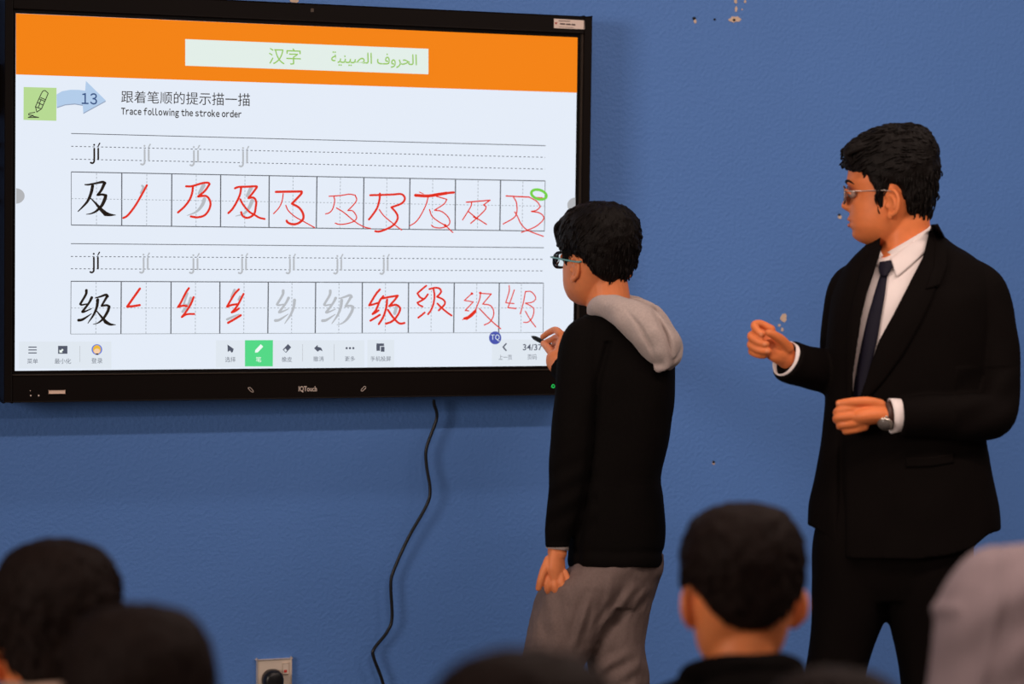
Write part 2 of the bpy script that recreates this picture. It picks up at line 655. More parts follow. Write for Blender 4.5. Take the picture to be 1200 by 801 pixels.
class Draw:
    def __init__(s):
        s.v, s.f = [], []

    def poly(s, pts):
        o = len(s.v)
        bm = bmesh.new()
        vs = [bm.verts.new((x, y, 0)) for x, y in pts]
        bm.verts.index_update()
        f = bm.faces.new(vs)
        r = bmesh.ops.triangulate(bm, faces=[f])
        for t in bm.faces:
            s.f.append(tuple(o + v.index for v in t.verts))
        bm.free()
        s.v += [tuple(p) for p in pts]
        return s

    def disc(s, cx, cy, rx, ry=None, n=20):
        ry = ry or rx
        return s.poly([(cx + rx * math.cos(2 * math.pi * i / n), cy + ry * math.sin(2 * math.pi * i / n)) for i in range(n)])

    def rect(s, x0, y0, x1, y1):
        return s.poly([(x0, y0), (x1, y0), (x1, y1), (x0, y1)])

    def line(s, a, b, w):
        a, b = np.array(a, float), np.array(b, float)
        t = (b - a) / (np.linalg.norm(b - a) + 1e-9)
        n = np.array([-t[1], t[0]]) * w / 2
        return s.poly([a + n, b + n, b - n, a - n])

    def dashes(s, a, b, w, dash, gap):
        a, b = np.array(a, float), np.array(b, float)
        L = np.linalg.norm(b - a)
        t = (b - a) / L
        q = 0
        while q < L:
            s.line(a + t * q, a + t * min(L, q + dash), w)
            q += dash + gap
        return s

    def stroke(s, pts, w=None):
        """pen stroke through points (x, y[, w]), rounded, broken at sharp corners"""
        P = [tuple(p) if len(p) == 3 else (p[0], p[1], w) for p in pts]
        runs, cur = [], [P[0]]
        for i in range(1, len(P)):
            cur.append(P[i])
            if i < len(P) - 1:
                u = np.array(P[i][:2]) - np.array(P[i - 1][:2])
                v = np.array(P[i + 1][:2]) - np.array(P[i][:2])
                c = np.dot(u, v) / (np.linalg.norm(u) * np.linalg.norm(v) + 1e-9)
                if c < 0.45:
                    runs.append(cur)
                    cur = [P[i]]
        runs.append(cur)
        for r in runs:
            Q = catmull(r, 6) if len(r) > 2 else np.array(r, float)
            o = len(s.v)
            T = np.gradient(Q[:, :2], axis=0)
            T /= (np.linalg.norm(T, axis=1)[:, None] + 1e-9)
            N = np.stack([-T[:, 1], T[:, 0]], 1) * np.maximum(Q[:, 2:3], 0.05) / 2
            for q, n in zip(Q, N):
                s.v.append((q[0] + n[0], q[1] + n[1]))
                s.v.append((q[0] - n[0], q[1] - n[1]))
            for i in range(len(Q) - 1):
                a = o + 2 * i
                s.f.append((a, a + 2, a + 3, a + 1))
            for e in (Q[0], Q[-1]):
                s.disc(e[0], e[1], max(e[2], 0.05) / 2, n=12)
        return s

    def put(s, name, m, lift=1, parent=None):
        return on_screen(name, s.v, s.f, m, lift, parent)


def crop(ox, oy, sc, strokes):
    return [[(ox + p[0] / sc, oy + p[1] / sc) + ((p[2] / sc,) if len(p) == 3 else ()) for p in st] for st in strokes]


def text_geo(body, bold=0.0, raw=False):
    """outline of a line of lettering; Latin letters and digits are set letter by letter in the sans face of the Chinese text"""
    if body.isascii() and not raw:
        VV, FF, pen = [], [], 0.0
        for ch in body:
            if ch == ' ':
                pen += 0.26
                continue
            v, f = text_run(chr(ord(ch) + 0xFEE0), bold)
            v = v - np.array([v[:, 0].min(), 0])
            o = len(VV)
            VV.extend((v + np.array([pen, 0])).tolist())
            FF.extend(tuple(i + o for i in t) for t in f)
            pen += v[:, 0].max() + (0.12 if ch in 'ilj1/' else 0.10)
        return np.array(VV), FF
    return text_run(body, bold)


def text_run(body, bold=0.0):
    cu = bpy.data.curves.new('tmp_text', 'FONT')
    cu.body = body
    cu.resolution_u = 3
    cu.offset = bold
    ob = bpy.data.objects.new('tmp_text', cu)
    COL.objects.link(ob)
    dg = bpy.context.evaluated_depsgraph_get()
    ev = ob.evaluated_get(dg)
    em = ev.to_mesh()
    V = [(v.co.x, v.co.y) for v in em.vertices]
    Fc = [tuple(p.vertices) for p in em.polygons]
    ev.to_mesh_clear()
    bpy.data.objects.remove(ob)
    bpy.data.curves.remove(cu)
    return np.array(V), Fc


def text_quad(body, quad, bold=0.0, raw=False):
    """lettering fitted to a pixel quad TL TR BR BL; returns 2-D vertices and faces"""
    V, Fc = text_geo(body, bold, raw)
    lo, hi = V.min(0), V.max(0)
    U = (V - lo) / (hi - lo)
    tl, tr, br, bl = [np.array(q, float) for q in quad]
    out = []
    for u, v in U:
        out.append(tuple(bl * (1 - u) * (1 - v) + br * u * (1 - v) + tl * (1 - u) * v + tr * u * v))
    return out, Fc


def lettering(name, body, quad, m, lift=2, parent=None, bold=0.0, raw=False):
    if len(quad) == 2:
        (x0, y0), (x1, y1) = quad
        quad = [(x0, y0), (x1, y0), (x1, y1), (x0, y1)]
    V, Fc = text_quad(body, quad, bold, raw)
    return on_screen(name, V, Fc, m, lift, parent)


# slide header
Draw().poly([(18.6, 15.7), (676.8, 43.9), (676.0, 108.6), (18.6, 87.2)]).put('slide_header', EM['orange'], 1)
Draw().poly([(217, 45.8), (502, 57.2), (502, 87), (217, 76.9)]).put('title_strip', EM['strip'], 2)
lettering('chinese_title', '汉字', [(315, 55.6), (352.5, 57), (352.5, 76), (315, 75)], EM['green_text'], 3)
AR = '\ufe8d\ufedf\ufea4\ufeae\ufeed\ufed1 \ufe8d\ufedf\ufebc\ufef4\ufee8\ufef4\ufe94'[::-1]
lettering('arabic_title', AR, [(388, 60.0), (488.5, 63.5), (488.5, 80.5), (388, 77.5)], EM['green_text'], 3, bold=0.005)
# exercise heading
Draw().poly([(27.7, 101.9), (66.2, 102.9), (66, 141.5), (27.5, 140.4)]).put('exercise_icon', EM['square'], 1)
d = Draw()
for st in crop(20, 90, 8, [[(172, 280), (205, 205), (238, 138), (262, 128), (288, 152), (285, 170), (255, 240), (228, 300)], [(172, 280), (185, 330)], [(228, 300), (185, 330)],
                           [(205, 205), (255, 228)], [(190, 240), (238, 262)], [(172, 282), (228, 300)], [(222, 195), (268, 215)], [(225, 213), (208, 250)], [(212, 255), (196, 290)],
                           [(165, 333), (115, 342), (108, 356), (152, 362)], [(152, 362), (104, 380)], [(104, 380), (202, 380)], [(150, 370), (202, 380)]]):
    d.stroke(st, 1.0)
d.put('pencil_drawing', EM['ink'], 3)
ARW = [(370, 165), (420, 135), (500, 121), (580, 122), (638, 130), (645, 38), (832, 222), (620, 338), (615, 262), (540, 250), (450, 258), (372, 284)]
Draw().poly([(20 + x / 8 + 0.2, 90 + y / 8 + 1.2) for x, y in ARW]).put('arrow_shade', EM['arrow_shade'], 1)
Draw().poly([(20 + x / 8, 90 + y / 8) for x, y in ARW]).put('blue_arrow', EM['arrow'], 2)
lettering('exercise_number', '13', [(95.6, 108.7), (113.8, 109.2), (113.8, 122.6), (95.6, 122)], EM['number'], 3, bold=0.012)
lettering('chinese_instruction', '跟着笔顺的提示描一描', [(142, 106), (293, 109.3), (293, 124.6), (142, 120.2)], EM['ink'], 1)
lettering('english_instruction', 'Trace following the stroke order', [(142, 125.4), (283, 129.2), (283, 140.2), (142, 136.7)], EM['ink'], 1, bold=0.026)
# pinyin
for i, (x0, y0, x1, y1) in enumerate([(105.6, 167.4, 117.6, 192), (164.5, 168.5, 176.8, 193.7), (222.3, 170, 234.5, 194.8), (280, 171.2, 292, 195.8),
                                      (105, 295, 117.3, 320), (163.3, 296, 175.7, 320.3), (221.7, 296.7, 234, 320.7), (279, 296.7, 290.7, 321),
                                      (335, 297.3, 346.7, 321), (390.7, 297.7, 402.3, 321.3), (445, 297.7, 456.7, 321.7)]):
    X, Y = x1 - x0, y1 - y0
    d = Draw()
    d.stroke([(x0 + 0.40 * X, y0 + 0.27 * Y), (x0 + 0.40 * X, y0 + 0.80 * Y), (x0 + 0.36 * X, y0 + 0.91 * Y), (x0 + 0.22 * X, y0 + 0.965 * Y), (x0 + 0.06 * X, y0 + 0.94 * Y)], 2.1)
    d.stroke([(x0 + 0.79 * X, y0 + 0.27 * Y), (x0 + 0.79 * X, y0 + 0.78 * Y)], 2.1)
    d.disc(x0 + 0.39 * X, y0 + 0.09 * Y, 1.15)
    d.stroke([(x0 + 0.77 * X, y0 + 0.16 * Y, 1.2), (x0 + 0.93 * X, y0 + 0.02 * Y, 1.7)])
    d.put('pinyin', EM['ink_black' if i in (0, 4) else 'grey'], 2)
# ruled lines and practice boxes
d = Draw()
d.line((83.4, 156.3), (639.4, 170.6), 0.9)
d.put('ruled_line', EM['line'], 1)
Draw().line((83, 285.3), (637.3, 290.1), 0.9).put('ruled_line', EM['line'], 1)
for a, b in (((83.4, 171.3), (638.8, 184.2)), ((83.4, 186.3), (638.6, 198)), ((83, 300.3), (637.2, 303.7)), ((83, 314.7), (637.2, 317.2))):
    Draw().dashes(a, b, 0.9, 2.6, 2.4).put('dashed_ruling', EM['line'], 1)
VX1 = [(83.5, 83.5), (142.7, 142.6), (201.3, 201.0), (258.6, 258.4), (315.5, 315.1), (371.4, 370.6), (426.4, 425.7), (480.4, 479.6), (533.8, 533.3), (586.6, 585.7), (638.8, 638)]
VX2 = [(83.2, 82.8), (142.1, 141.7), (200.5, 200.2), (257.7, 257.5), (314.4, 313.8), (369.9, 369.4), (424.6, 424.4), (478.8, 478.4), (532.3, 531.6), (585.1, 584.4), (636.8, 636.4)]


def yl(x, a, b):
    return a[1] + (b[1] - a[1]) * (x - a[0]) / (b[0] - a[0])


def grid(name, VX, ta, tb, ba, bb, ma, mb_, light_bottom):
    d = Draw()
    d.line(ta, tb, 1.1)
    if not light_bottom:
        d.line(ba, bb, 1.1)
    for i, (xt, xb) in enumerate(VX):
        d.line((xt, yl(xt, ta, tb)), (xb, yl(xb, ba, bb)), 1.35 if 0 < i < 10 else 0.7)
    d.put(name, EM['line'], 1)
    d = Draw()
    if light_bottom:
        d.line(ba, bb, 0.8)
    d.dashes(ma, mb_, 0.8, 2.2, 1.9)
    for i in range(10):
        xt, xb = (VX[i][0] + VX[i + 1][0]) / 2, (VX[i][1] + VX[i + 1][1]) / 2
        d.dashes((xt, yl(xt, ta, tb) + 1), (xb, yl(xb, ba, bb)), 0.8, 2.4, 1.7)
    d.put('dashed_guides', EM['line_light'], 1)


grid('practice_boxes', VX1, (83.4, 201.3), (638.9, 211.9), (83.4, 263.5), (638, 270.6), (83.5, 232.5), (638.3, 241.4), False)
grid('practice_boxes', VX2, (83, 329.4), (637, 331.5), (82.8, 391.2), (636.4, 389.4), (83, 360.7), (636.6, 360.6), True)

JI1 = [[(195, 212, 12), (240, 212, 18), (330, 195, 20), (400, 182, 26), (428, 195, 30)], [(425, 195, 32), (385, 280, 26), (345, 330, 22)],
       [(345, 332, 24), (400, 328, 22), (440, 340, 30)], [(440, 340, 30), (425, 390, 34), (390, 460, 30), (330, 520, 22), (270, 550, 14), (210, 560, 6)],
       [(285, 225, 30), (270, 300, 30), (235, 390, 26), (190, 450, 20), (115, 525, 10)], [(260, 370, 10), (320, 430, 20), (380, 500, 34), (440, 555, 44)],
       [(435, 553, 46), (490, 566, 28), (555, 568, 6)]]
SILK = [[(212, 200, 28), (205, 250, 24), (140, 360, 22)], [(140, 362, 22), (160, 370, 18), (225, 358, 12)], [(275, 285, 28), (240, 350, 22), (165, 450, 24)],
        [(165, 452, 24), (190, 450, 18), (270, 415, 10)], [(120, 550, 28), (170, 540, 24), (270, 475, 8)]]
PIE = [[(345, 310, 30), (335, 390, 26), (300, 480, 22), (230, 585, 8)]]
FOLD = [[(315, 290, 10), (370, 275, 18), (440, 252, 24), (460, 270, 28)], [(455, 270, 26), (420, 330, 22), (390, 380, 20)],
        [(390, 382, 20), (450, 375, 22), (480, 390, 26)], [(480, 390, 26), (460, 450, 28), (410, 530, 24), (350, 580, 14), (290, 598, 5)]]
NA = [[(335, 445, 12), (380, 500, 20), (440, 570, 34)], [(435, 568, 36), (490, 598, 26), (555, 603, 6)]]


def char(name, ox, oy, strokes, m, lift=2):
    d = Draw()
    for st in crop(ox, oy, 10, strokes):
        d.stroke([(p[0], p[1], p[2] * 1.22) for p in st])
    return d.put(name, m, lift)


char('model_character', 80, 195, JI1, EM['ink_black'])
char('model_character', 80, 320, SILK + PIE + FOLD + NA, EM['ink_black'])
char('grey_character', 310.6, 320.4, SILK + PIE, EM['grey'])
char('grey_character', 365.8, 320.6, SILK + PIE + FOLD, EM['grey'])
char('grey_stroke', 80, 195, [[(865, 225, 20), (880, 250, 24), (850, 310, 20)]], EM['grey'])
char('grey_stroke', 195, 195, [[(435, 222, 40), (385, 315, 30)], [(445, 380, 34), (420, 450, 32), (350, 530, 20), (240, 575, 6)]], EM['grey'])
char('grey_stroke', 195, 195, [[(990, 255, 38), (945, 345, 28)], [(1005, 400, 36), (970, 480, 32), (910, 550, 20), (810, 582, 6)]], EM['grey'])
char('grey_stroke', 195, 320, [[(245, 235, 22), (200, 370, 18), (245, 365, 14)], [(285, 290, 28), (255, 370, 24), (190, 450, 26)]], EM['grey'])
char('grey_stroke', 195, 320, [[(798, 195, 24), (760, 280, 20)]], EM['grey'])
char('grey_stroke', 195, 320, [[(865, 275, 24), (845, 310, 20)]], EM['grey'])
char('grey_stroke', 195, 320, [[(712, 540, 24), (790, 505, 20), (850, 480, 10)]], EM['grey'])
char('grey_stroke', 420, 320, [[(445, 395, 30), (425, 470, 30)]], EM['grey'])

T_, N_ = 26, 14
RED = [
    (80, 195, [(T_, [(920, 220), (860, 330), (790, 450), (720, 545), (680, 585), (645, 602)])]),
    (195, 195, [(T_, [(230, 232), (300, 230), (420, 195), (485, 190), (505, 205), (450, 285), (370, 352)]),
                (T_, [(370, 352), (460, 345), (505, 390), (515, 450), (490, 520), (440, 575), (360, 595), (285, 585)]),
                (T_, [(310, 235), (300, 310), (270, 390), (210, 470), (135, 538)])]),
    (195, 195, [(T_, [(802, 255), (845, 240), (950, 236), (1050, 232), (1058, 245), (1010, 310), (960, 370)]),
                (T_, [(960, 370), (1020, 365), (1050, 410), (1045, 480), (1030, 550), (985, 590), (935, 600), (890, 575), (875, 535)]),
                (T_, [(875, 250), (860, 330), (820, 420), (770, 500), (725, 545)]),
                (24, [(865, 385), (900, 450), (970, 530), (1030, 565), (1090, 600), (1150, 614)])]),
    (310, 195, [(28, [(132, 297), (280, 294), (432, 292)]), (28, [(436, 300), (420, 330), (320, 435)]),
                (28, [(320, 435), (400, 480), (445, 540), (455, 600), (430, 640), (380, 670), (320, 675), (270, 655), (258, 635)]),
                (N_, [(218, 318), (205, 400), (170, 480), (105, 552)]), (N_, [(248, 455), (280, 520), (360, 590), (450, 640), (585, 715)])]),
    (310, 195, [(N_, [(755, 348), (820, 345), (900, 338), (990, 325), (1060, 335), (1078, 390), (1040, 450), (975, 515)]),
                (N_, [(975, 515), (1030, 520), (1070, 570), (1075, 610), (1040, 645), (960, 670), (880, 678), (828, 664)]),
                (N_, [(810, 352), (820, 400), (800, 490), (760, 540), (715, 555)]), (N_, [(842, 485), (930, 540), (1050, 640), (1120, 685), (1180, 712), (1240, 725)])]),
    (420, 200, [(25, [(138, 286), (260, 283), (400, 278), (495, 272), (535, 300), (540, 340), (500, 385), (385, 428)]),
                (25, [(385, 428), (440, 490), (460, 545), (440, 600), (390, 650), (310, 690), (240, 712), (196, 708)]),
                (25, [(250, 268), (245, 340), (220, 430), (170, 510), (122, 570)]), (N_, [(243, 455), (300, 530), (420, 630), (505, 693)])]),
    (420, 200, [(36, [(668, 287), (800, 295), (900, 283), (1030, 262)]), (28, [(800, 298), (950, 270), (1115, 254)]), (10, [(715, 250), (760, 270)]),
                (N_, [(915, 300), (980, 318), (1035, 335)]), (N_, [(1035, 335), (1000, 390), (890, 462)]),
                (N_, [(890, 462), (970, 475), (1040, 530), (1070, 590), (1050, 640), (970, 668), (890, 662), (855, 638)]),
                (N_, [(815, 310), (790, 400), (730, 520), (670, 600), (605, 642)]), (N_, [(832, 455), (860, 530), (930, 590), (1015, 640), (1060, 680), (1105, 722)]), (30, [(1012, 637), (1018, 640)])]),
    (525, 205, [(16, [(215, 318), (350, 307), (490, 295)]), (N_, [(490, 295), (415, 350), (445, 370), (430, 410), (340, 500), (265, 565)]),
                (N_, [(275, 325), (265, 370), (170, 525)]), (N_, [(240, 430), (330, 500), (450, 578)]), (20, [(300, 490), (345, 512)])]),
    (525, 205, [(16, [(680, 245), (820, 252), (950, 258)]), (N_, [(950, 258), (1040, 310), (1080, 370), (1040, 410), (975, 427)]),
                (N_, [(975, 427), (1060, 440), (1115, 480), (1110, 530), (1030, 600), (930, 645), (860, 670)]),
                (N_, [(765, 258), (800, 320), (805, 430), (770, 500), (645, 573)]), (N_, [(780, 432), (810, 480), (860, 580), (940, 650), (1115, 718)]), (15, [(1040, 264), (1105, 268)])]),
    (80, 320, [(28, [(838, 180), (760, 290), (690, 390)]), (28, [(695, 390), (760, 385), (836, 373)])]),
    (195, 320, [(26, [(262, 175), (225, 230), (170, 340), (135, 395)]), (26, [(135, 395), (190, 380), (238, 384)]), (26, [(318, 280), (280, 370), (215, 470), (180, 512)]),
                (24, [(180, 512), (240, 480), (325, 477)])]),
    (195, 320, [(26, [(848, 188), (800, 240), (750, 320), (710, 390)]), (26, [(715, 392), (760, 372), (825, 362)]), (26, [(903, 242), (830, 380), (765, 458)]),
                (26, [(768, 458), (810, 440), (848, 412)]), (28, [(722, 580), (800, 535), (870, 492)])]),
    (420, 320, [(26, [(250, 190), (200, 250), (125, 375)]), (24, [(128, 376), (170, 365), (222, 348)]), (26, [(290, 270), (250, 320), (210, 420), (165, 478)]), (24, [(165, 478), (200, 460), (235, 435)]),
                (26, [(140, 555), (195, 522), (250, 487)]), (26, [(275, 295), (350, 280), (460, 262)]), (26, [(460, 262), (430, 305), (360, 385)]),
                (26, [(360, 385), (440, 370), (485, 405), (475, 460), (430, 530), (380, 570), (320, 590)]), (26, [(335, 310), (325, 400), (290, 510), (238, 595)]),
                (26, [(345, 430), (400, 510), (460, 575), (500, 590), (538, 582)])]),
    (420, 320, [(23, [(793, 147), (740, 190), (690, 235)]), (23, [(690, 235), (720, 280), (760, 300)]), (23, [(812, 247), (770, 300), (690, 345)]), (22, [(690, 345), (710, 370), (750, 390)]),
                (23, [(775, 460), (740, 490), (700, 520)]), (23, [(830, 185), (900, 170), (950, 180), (970, 215), (950, 245), (920, 275)]), (23, [(920, 275), (980, 300), (1010, 330), (1005, 370), (940, 435)]),
                (23, [(880, 190), (890, 260), (880, 350), (850, 430), (815, 480)]), (23, [(925, 355), (980, 410), (1040, 460), (1090, 495)])]),
    (525, 320, [(13, [(280, 235), (190, 318)]), (13, [(190, 318), (295, 335)]), (13, [(295, 335), (200, 435)]), (15, [(200, 435), (240, 440)]), (26, [(276, 236), (282, 240)]),
                (30, [(190, 530), (240, 510), (318, 440)]), (26, [(215, 535), (270, 500), (320, 450)]), (10, [(168, 543), (200, 535)]), (N_, [(380, 230), (370, 300), (340, 380), (315, 440)]), (28, [(374, 230), (380, 230)]),
                (N_, [(380, 235), (505, 243)]), (N_, [(505, 243), (405, 360)]), (N_, [(405, 360), (490, 375), (530, 430), (530, 500), (490, 570), (425, 605)]), (N_, [(365, 412), (510, 560), (615, 650)])]),
    (525, 320, [(13, [(715, 145), (715, 210), (675, 345)]), (13, [(675, 345), (770, 355)]), (13, [(775, 195), (740, 300), (700, 402)]), (15, [(700, 402), (795, 413)]), (13, [(905, 215), (880, 350), (845, 475)]),
                (13, [(905, 215), (970, 215), (1020, 270), (1020, 310), (980, 340), (905, 350)]), (13, [(905, 350), (980, 390), (1005, 430), (990, 510), (940, 570), (885, 575)]), (13, [(905, 445), (960, 540), (1025, 628)])]),
]
for ox, oy, sts in RED:
    d = Draw()
    for w, pts in sts:
        for st in crop(ox, oy, 10, [pts]):
            d.stroke(st, w / 10.0)
    d.put('red_handwriting', EM['red'], 4)
d = Draw()
d.stroke([(525 + (1063 + 88 * math.cos(a) + 8 * math.sin(a)) / 10, 205 + (228 + 56 * math.sin(a) + 12 * math.cos(a)) / 10) for a in np.linspace(0, 2 * math.pi, 24)], 3.1)
d.put('green_circle_mark', EM['bright_green'], 5)

# toolbar
for a in ((22, 400, 130.5, 431.5), (253, 398.5, 427, 430), (430.5, 398, 462, 430), (576.5, 397.5, 671.5, 428)):
    Draw().rect(*a).put('toolbar_panel', EM['panel'], 1)
d = Draw()
for y in (165, 198, 233):
    d.rect(20 + 13.2, 390 + (y - 6) / 10, 20 + 23.0, 390 + (y + 6) / 10)
d.put('menu_icon', EM['icon'], 2)
Draw().rect(68, 405, 79, 414.3).put('minimise_icon', EM['icon'], 2)
Draw().poly([(69.6, 409.2), (69.6, 413), (73.4, 413), (72.3, 411.9), (74.4, 409.8), (72.9, 408.4), (70.8, 410.5)]).put('minimise_arrow', EM['white'], 3)
Draw().disc(113.5, 409.3, 6.3).put('login_icon', EM['sky'], 2)
Draw().disc(113.5, 409.3, 4.6, 5.2).put('login_icon_hair', EM['blond'], 3)
Draw().disc(113.5, 411.2, 3.6, 3.0).put('login_icon_face', EM['face'], 4)
Draw().rect(112.2, 413.9, 115.2, 415.6).put('login_icon_collar', EM['dark'], 5)
Draw().poly([(266.5, 403.5), (273.8, 408.5), (270.8, 409.5), (272.8, 412.2), (271.2, 413), (269.5, 410.5), (266.8, 412.2)]).put('select_icon', EM['icon'], 2)
Draw().poly([(287, 398.4), (319.8, 398.3), (319.6, 429), (287, 429)]).put('pen_button', EM['button'], 2)
Draw().poly([(305.5, 403), (308.3, 406), (302, 412.6), (298.7, 413), (299, 410)]).put('pen_icon', EM['white'], 3)
Draw().poly([(337.5, 402.8), (341.2, 406.8), (335, 413.2), (331.2, 409.5)]).put('eraser_icon', EM['icon'], 2)
Draw().poly([(332.5, 409.7), (334.3, 408), (336.3, 410.3), (334.7, 412.2)]).put('eraser_tip', EM['panel'], 3)
Draw().poly([(368, 407.8), (372.2, 403.8), (372.2, 406), (376.2, 407.2), (378.2, 411.5), (375, 409.8), (372.2, 409.5), (372.2, 411.8)]).put('undo_icon', EM['icon'], 2)
Draw().disc(406.2, 407.7, 1.3).disc(410, 407.7, 1.3).disc(414, 407.7, 1.3).put('more_icon', EM['icon'], 2)
Draw().poly([(441, 402.2), (450, 402.2), (450, 405.2), (445.2, 405.2), (445.2, 410.8), (441, 410.8)]).poly([(446.2, 406), (450.5, 406), (450.5, 411.8), (446.2, 411.8)]).put('cast_icon', EM['icon'], 2)
Draw().stroke([(593, 402.5), (589.6, 406.5)], 1.6).stroke([(589.6, 406.5), (593, 410.4)], 1.6).put('previous_icon', EM['icon'], 2)
for x, y0, y1 in ((93.5, 405, 424), (354.5, 403, 423), (391.5, 403, 423)):
    Draw().line((x, y0), (x, y1), 0.5).put('toolbar_divider', EM['grey'], 2)
for body, q in (('菜单', (31.8, 420, 44.3, 425.8)), ('最小化', (64, 419.7, 83.2, 426)), ('登录', (107, 419.2, 120, 425.5)), ('选择', (263.8, 417.8, 276, 424)),
                ('橡皮', (330, 417.8, 342, 424)), ('撤消', (367, 417.2, 379.2, 423.2)), ('更多', (404, 417.2, 415.8, 423)), ('手机投屏', (434.2, 417.2, 457.8, 423)),
                ('上一页', (584.2, 415.4, 599.8, 421.4)), ('页码', (618, 415.2, 628.8, 421.2))):
    lettering('toolbar_caption', body, [(q[0], q[1]), (q[2], q[3])], EM['label'], 3)
lettering('pen_caption', '笔', [(299.7, 417.8), (306.2, 424)], EM['white'], 3)
lettering('page_number', '34/37', [(612.7, 403), (635.4, 410.3)], EM['icon'], 3, bold=0.014, raw=True)
Draw().disc(580, 395.6, 7.2, 7.6, 28).put('logo_disc', EM['blue'], 6)
lettering('logo_letters', 'TQ', [(575, 391.8), (585.2, 399.4)], EM['white'], 7)
a0 = [(18.8, 220)] + [(18.8 + 10 * math.cos(t), 229.5 + 9 * math.sin(t)) for t in np.linspace(-1.5, 1.5, 14)] + [(18.8, 239)]
Draw().poly(a0).put('side_handle', EM['handle'], 3)
a0 = [(674.2, 231)] + [(674.2 - 9.5 * math.cos(t), 240.3 + 9 * math.sin(t)) for t in np.linspace(-1.5, 1.5, 14)] + [(674.2, 249.6)]
Draw().poly(a0).put('side_handle', EM['handle'], 3)


def on_bezel(name, V2, Fc, m, parent, lift=0.0006, kind=None):
    V = [onplane(x, y, FY) for x, y in V2]
    V = [(p[0], FY - lift, p[2]) for p in V]
    return link(name, V, Fc, m, parent, smooth=False)


V, Fc = text_quad('IQTouch', [(350, 452.2), (371.2, 452.2), (371.2, 459.4), (350, 459.4)], 0.01, True)
on_bezel('brand_lettering', V, Fc, M['print'], lower)
d = Draw()
for st in crop(280, 440, 7.5, [[(78, 108), (108, 140), (127, 145), (122, 128), (95, 100), (78, 108)], [(115, 142), (126, 143)]]):
    d.stroke(st, 0.5)
on_bezel('pencil_mark', d.v, d.f, M['print'], lower)
d = Draw()
for st in crop(280, 440, 7.5, [[(1072, 136), (1078, 118), (1102, 94), (1117, 96), (1112, 110), (1086, 134), (1072, 136)], [(1073, 135), (1082, 133)]]):
    d.stroke(st, 0.5)
on_bezel('pencil_mark', d.v, d.f, M['print'], lower)
d = Draw().stroke([(648.2 + 1.7 * math.cos(a), 452.2 + 1.7 * math.sin(a)) for a in np.linspace(0, 5.6, 16)], 0.8)
on_bezel('power_light', d.v, d.f, EM['led'], lower)
a, b = onplane(56.8, 457, FY), onplane(76, 460.8, FY)
bar('usb_slot', a[0], b[0], b[2], a[2], FY + 0.001, FY - 0.004, M['rose_metal'], 0.001)
d = Draw().disc(36, 463.2, 0.9).disc(45.3, 463.2, 1.0).disc(35.5, 457.6, 0.5)
on_bezel('indicator_dot', d.v, d.f, M['print'], lower)
d = Draw().rect(364, 10, 367.5, 14)
on_bezel('sensor_mark', d.v, d.f, M['bezel_edge'], display)
d = Draw().poly([(649, 21.8), (685, 24), (685, 34.4), (649, 32.9)])
stk = on_bezel('sticker', d.v, d.f, M['sticker'], display, 0.0008)
d = Draw()
for a, b, w in (((654.5, 24.4), (668, 25.0), 0.8), ((656, 27.9), (662, 28.3), 1.7), ((663, 28.4), (668.5, 28.7), 1.7), ((669.5, 28.8), (674, 29.1), 1.8), ((655, 31.6), (672.5, 32.4), 0.4)):
    d.line(a, b, w)
on_bezel('sticker_print', d.v, d.f, M['sticker_ink'], stk, 0.0012)
d = Draw().stroke([(650.6, 26.5), (651.6, 28)], 1.2).stroke([(652.6, 26.3), (651.8, 27.6)], 0.9)
on_bezel('sticker_emblem', d.v, d.f, M['sticker_red'], stk, 0.0012)

# ------------------------------------------------------------------ power cable and socket
CB = [(508.4, 469.5, .05), (508.9, 474, .047), (511.7, 490, .04), (500, 524, .035), (499.8, 545, .035), (504, 573, .04), (499.8, 592, .04), (478.5, 630, .035), (461.5, 668, .03), (458, 686, .03),
      (459.4, 724, .03), (453, 741, .03), (438.3, 760, .03), (438.3, 771, .03), (448.7, 800, .03), (452, 830, .03), (430, 880, .03), (380, 905, .03), (335, 885, .04), (321, 850, .05), (320, 822, .045)]
P = [onplane(x, y, -dd) for x, y, dd in CB]
mb = MB().tube(P, 0.0042, n=10, smooth=8, up=(0, 1, 0.2))
o = link('power_cable', mb.v, mb.f, M['black_rubber'], None, base=P[0])
tag(o, 'thin black power cable hanging in bends below the display', 'cable')
fix_normals(o)

s0, s1 = onplane(301.4, 773, -0.01), onplane(341.2, 812, -0.01)
sk = thing('wall_socket', ((s0[0] + s1[0]) / 2, 0.0, (s0[2] + s1[2]) / 2), 'cream wall socket plate with a small switch on the blue wall below the display', 'socket')
bar('plate', s0[0], s1[0], s1[2], s0[2], -0.0, -0.011, M['ivory'], 0.004, sk)
s2, s3 = onplane(331.2, 776.5, -0.012), onplane(337.6, 788.6, -0.012)
sw = bar('switch', s2[0], s3[0], s3[2], s2[2], -0.010, -0.0145, M['ivory'], 0.0012, sk)
s4, s5 = onplane(332.8, 784.6, -0.0147), onplane(336.2, 787.4, -0.0147)
bar('switch_mark', s4[0], s5[0], s5[2], s4[2], -0.0140, -0.0149, M['red_plastic'], 0, sw)
c = onplane(320.3, 797, -0.03)
r = abs(onplane(332.4, 797, -0.03)[0] - onplane(308, 797, -0.03)[0]) / 2
mb = MB()
rings = []
for yy, q in ((-0.0115, 0.94), (-0.02, 1.0), (-0.034, 0.97), (-0.042, 0.86), (-0.046, 0.6)):
    rr = []
    for t in np.linspace(0, 2 * math.pi, 32, endpoint=False):
        x = math.copysign(abs(math.cos(t)) ** 0.8, math.cos(t)) * r * q
        z = math.sin(t) * r * q * 1.02
        if z < 0:
            z *= 1.25
        rr.append((c[0] + x, yy, c[2] + z))
    rings.append(rr)
mb.loft(rings)
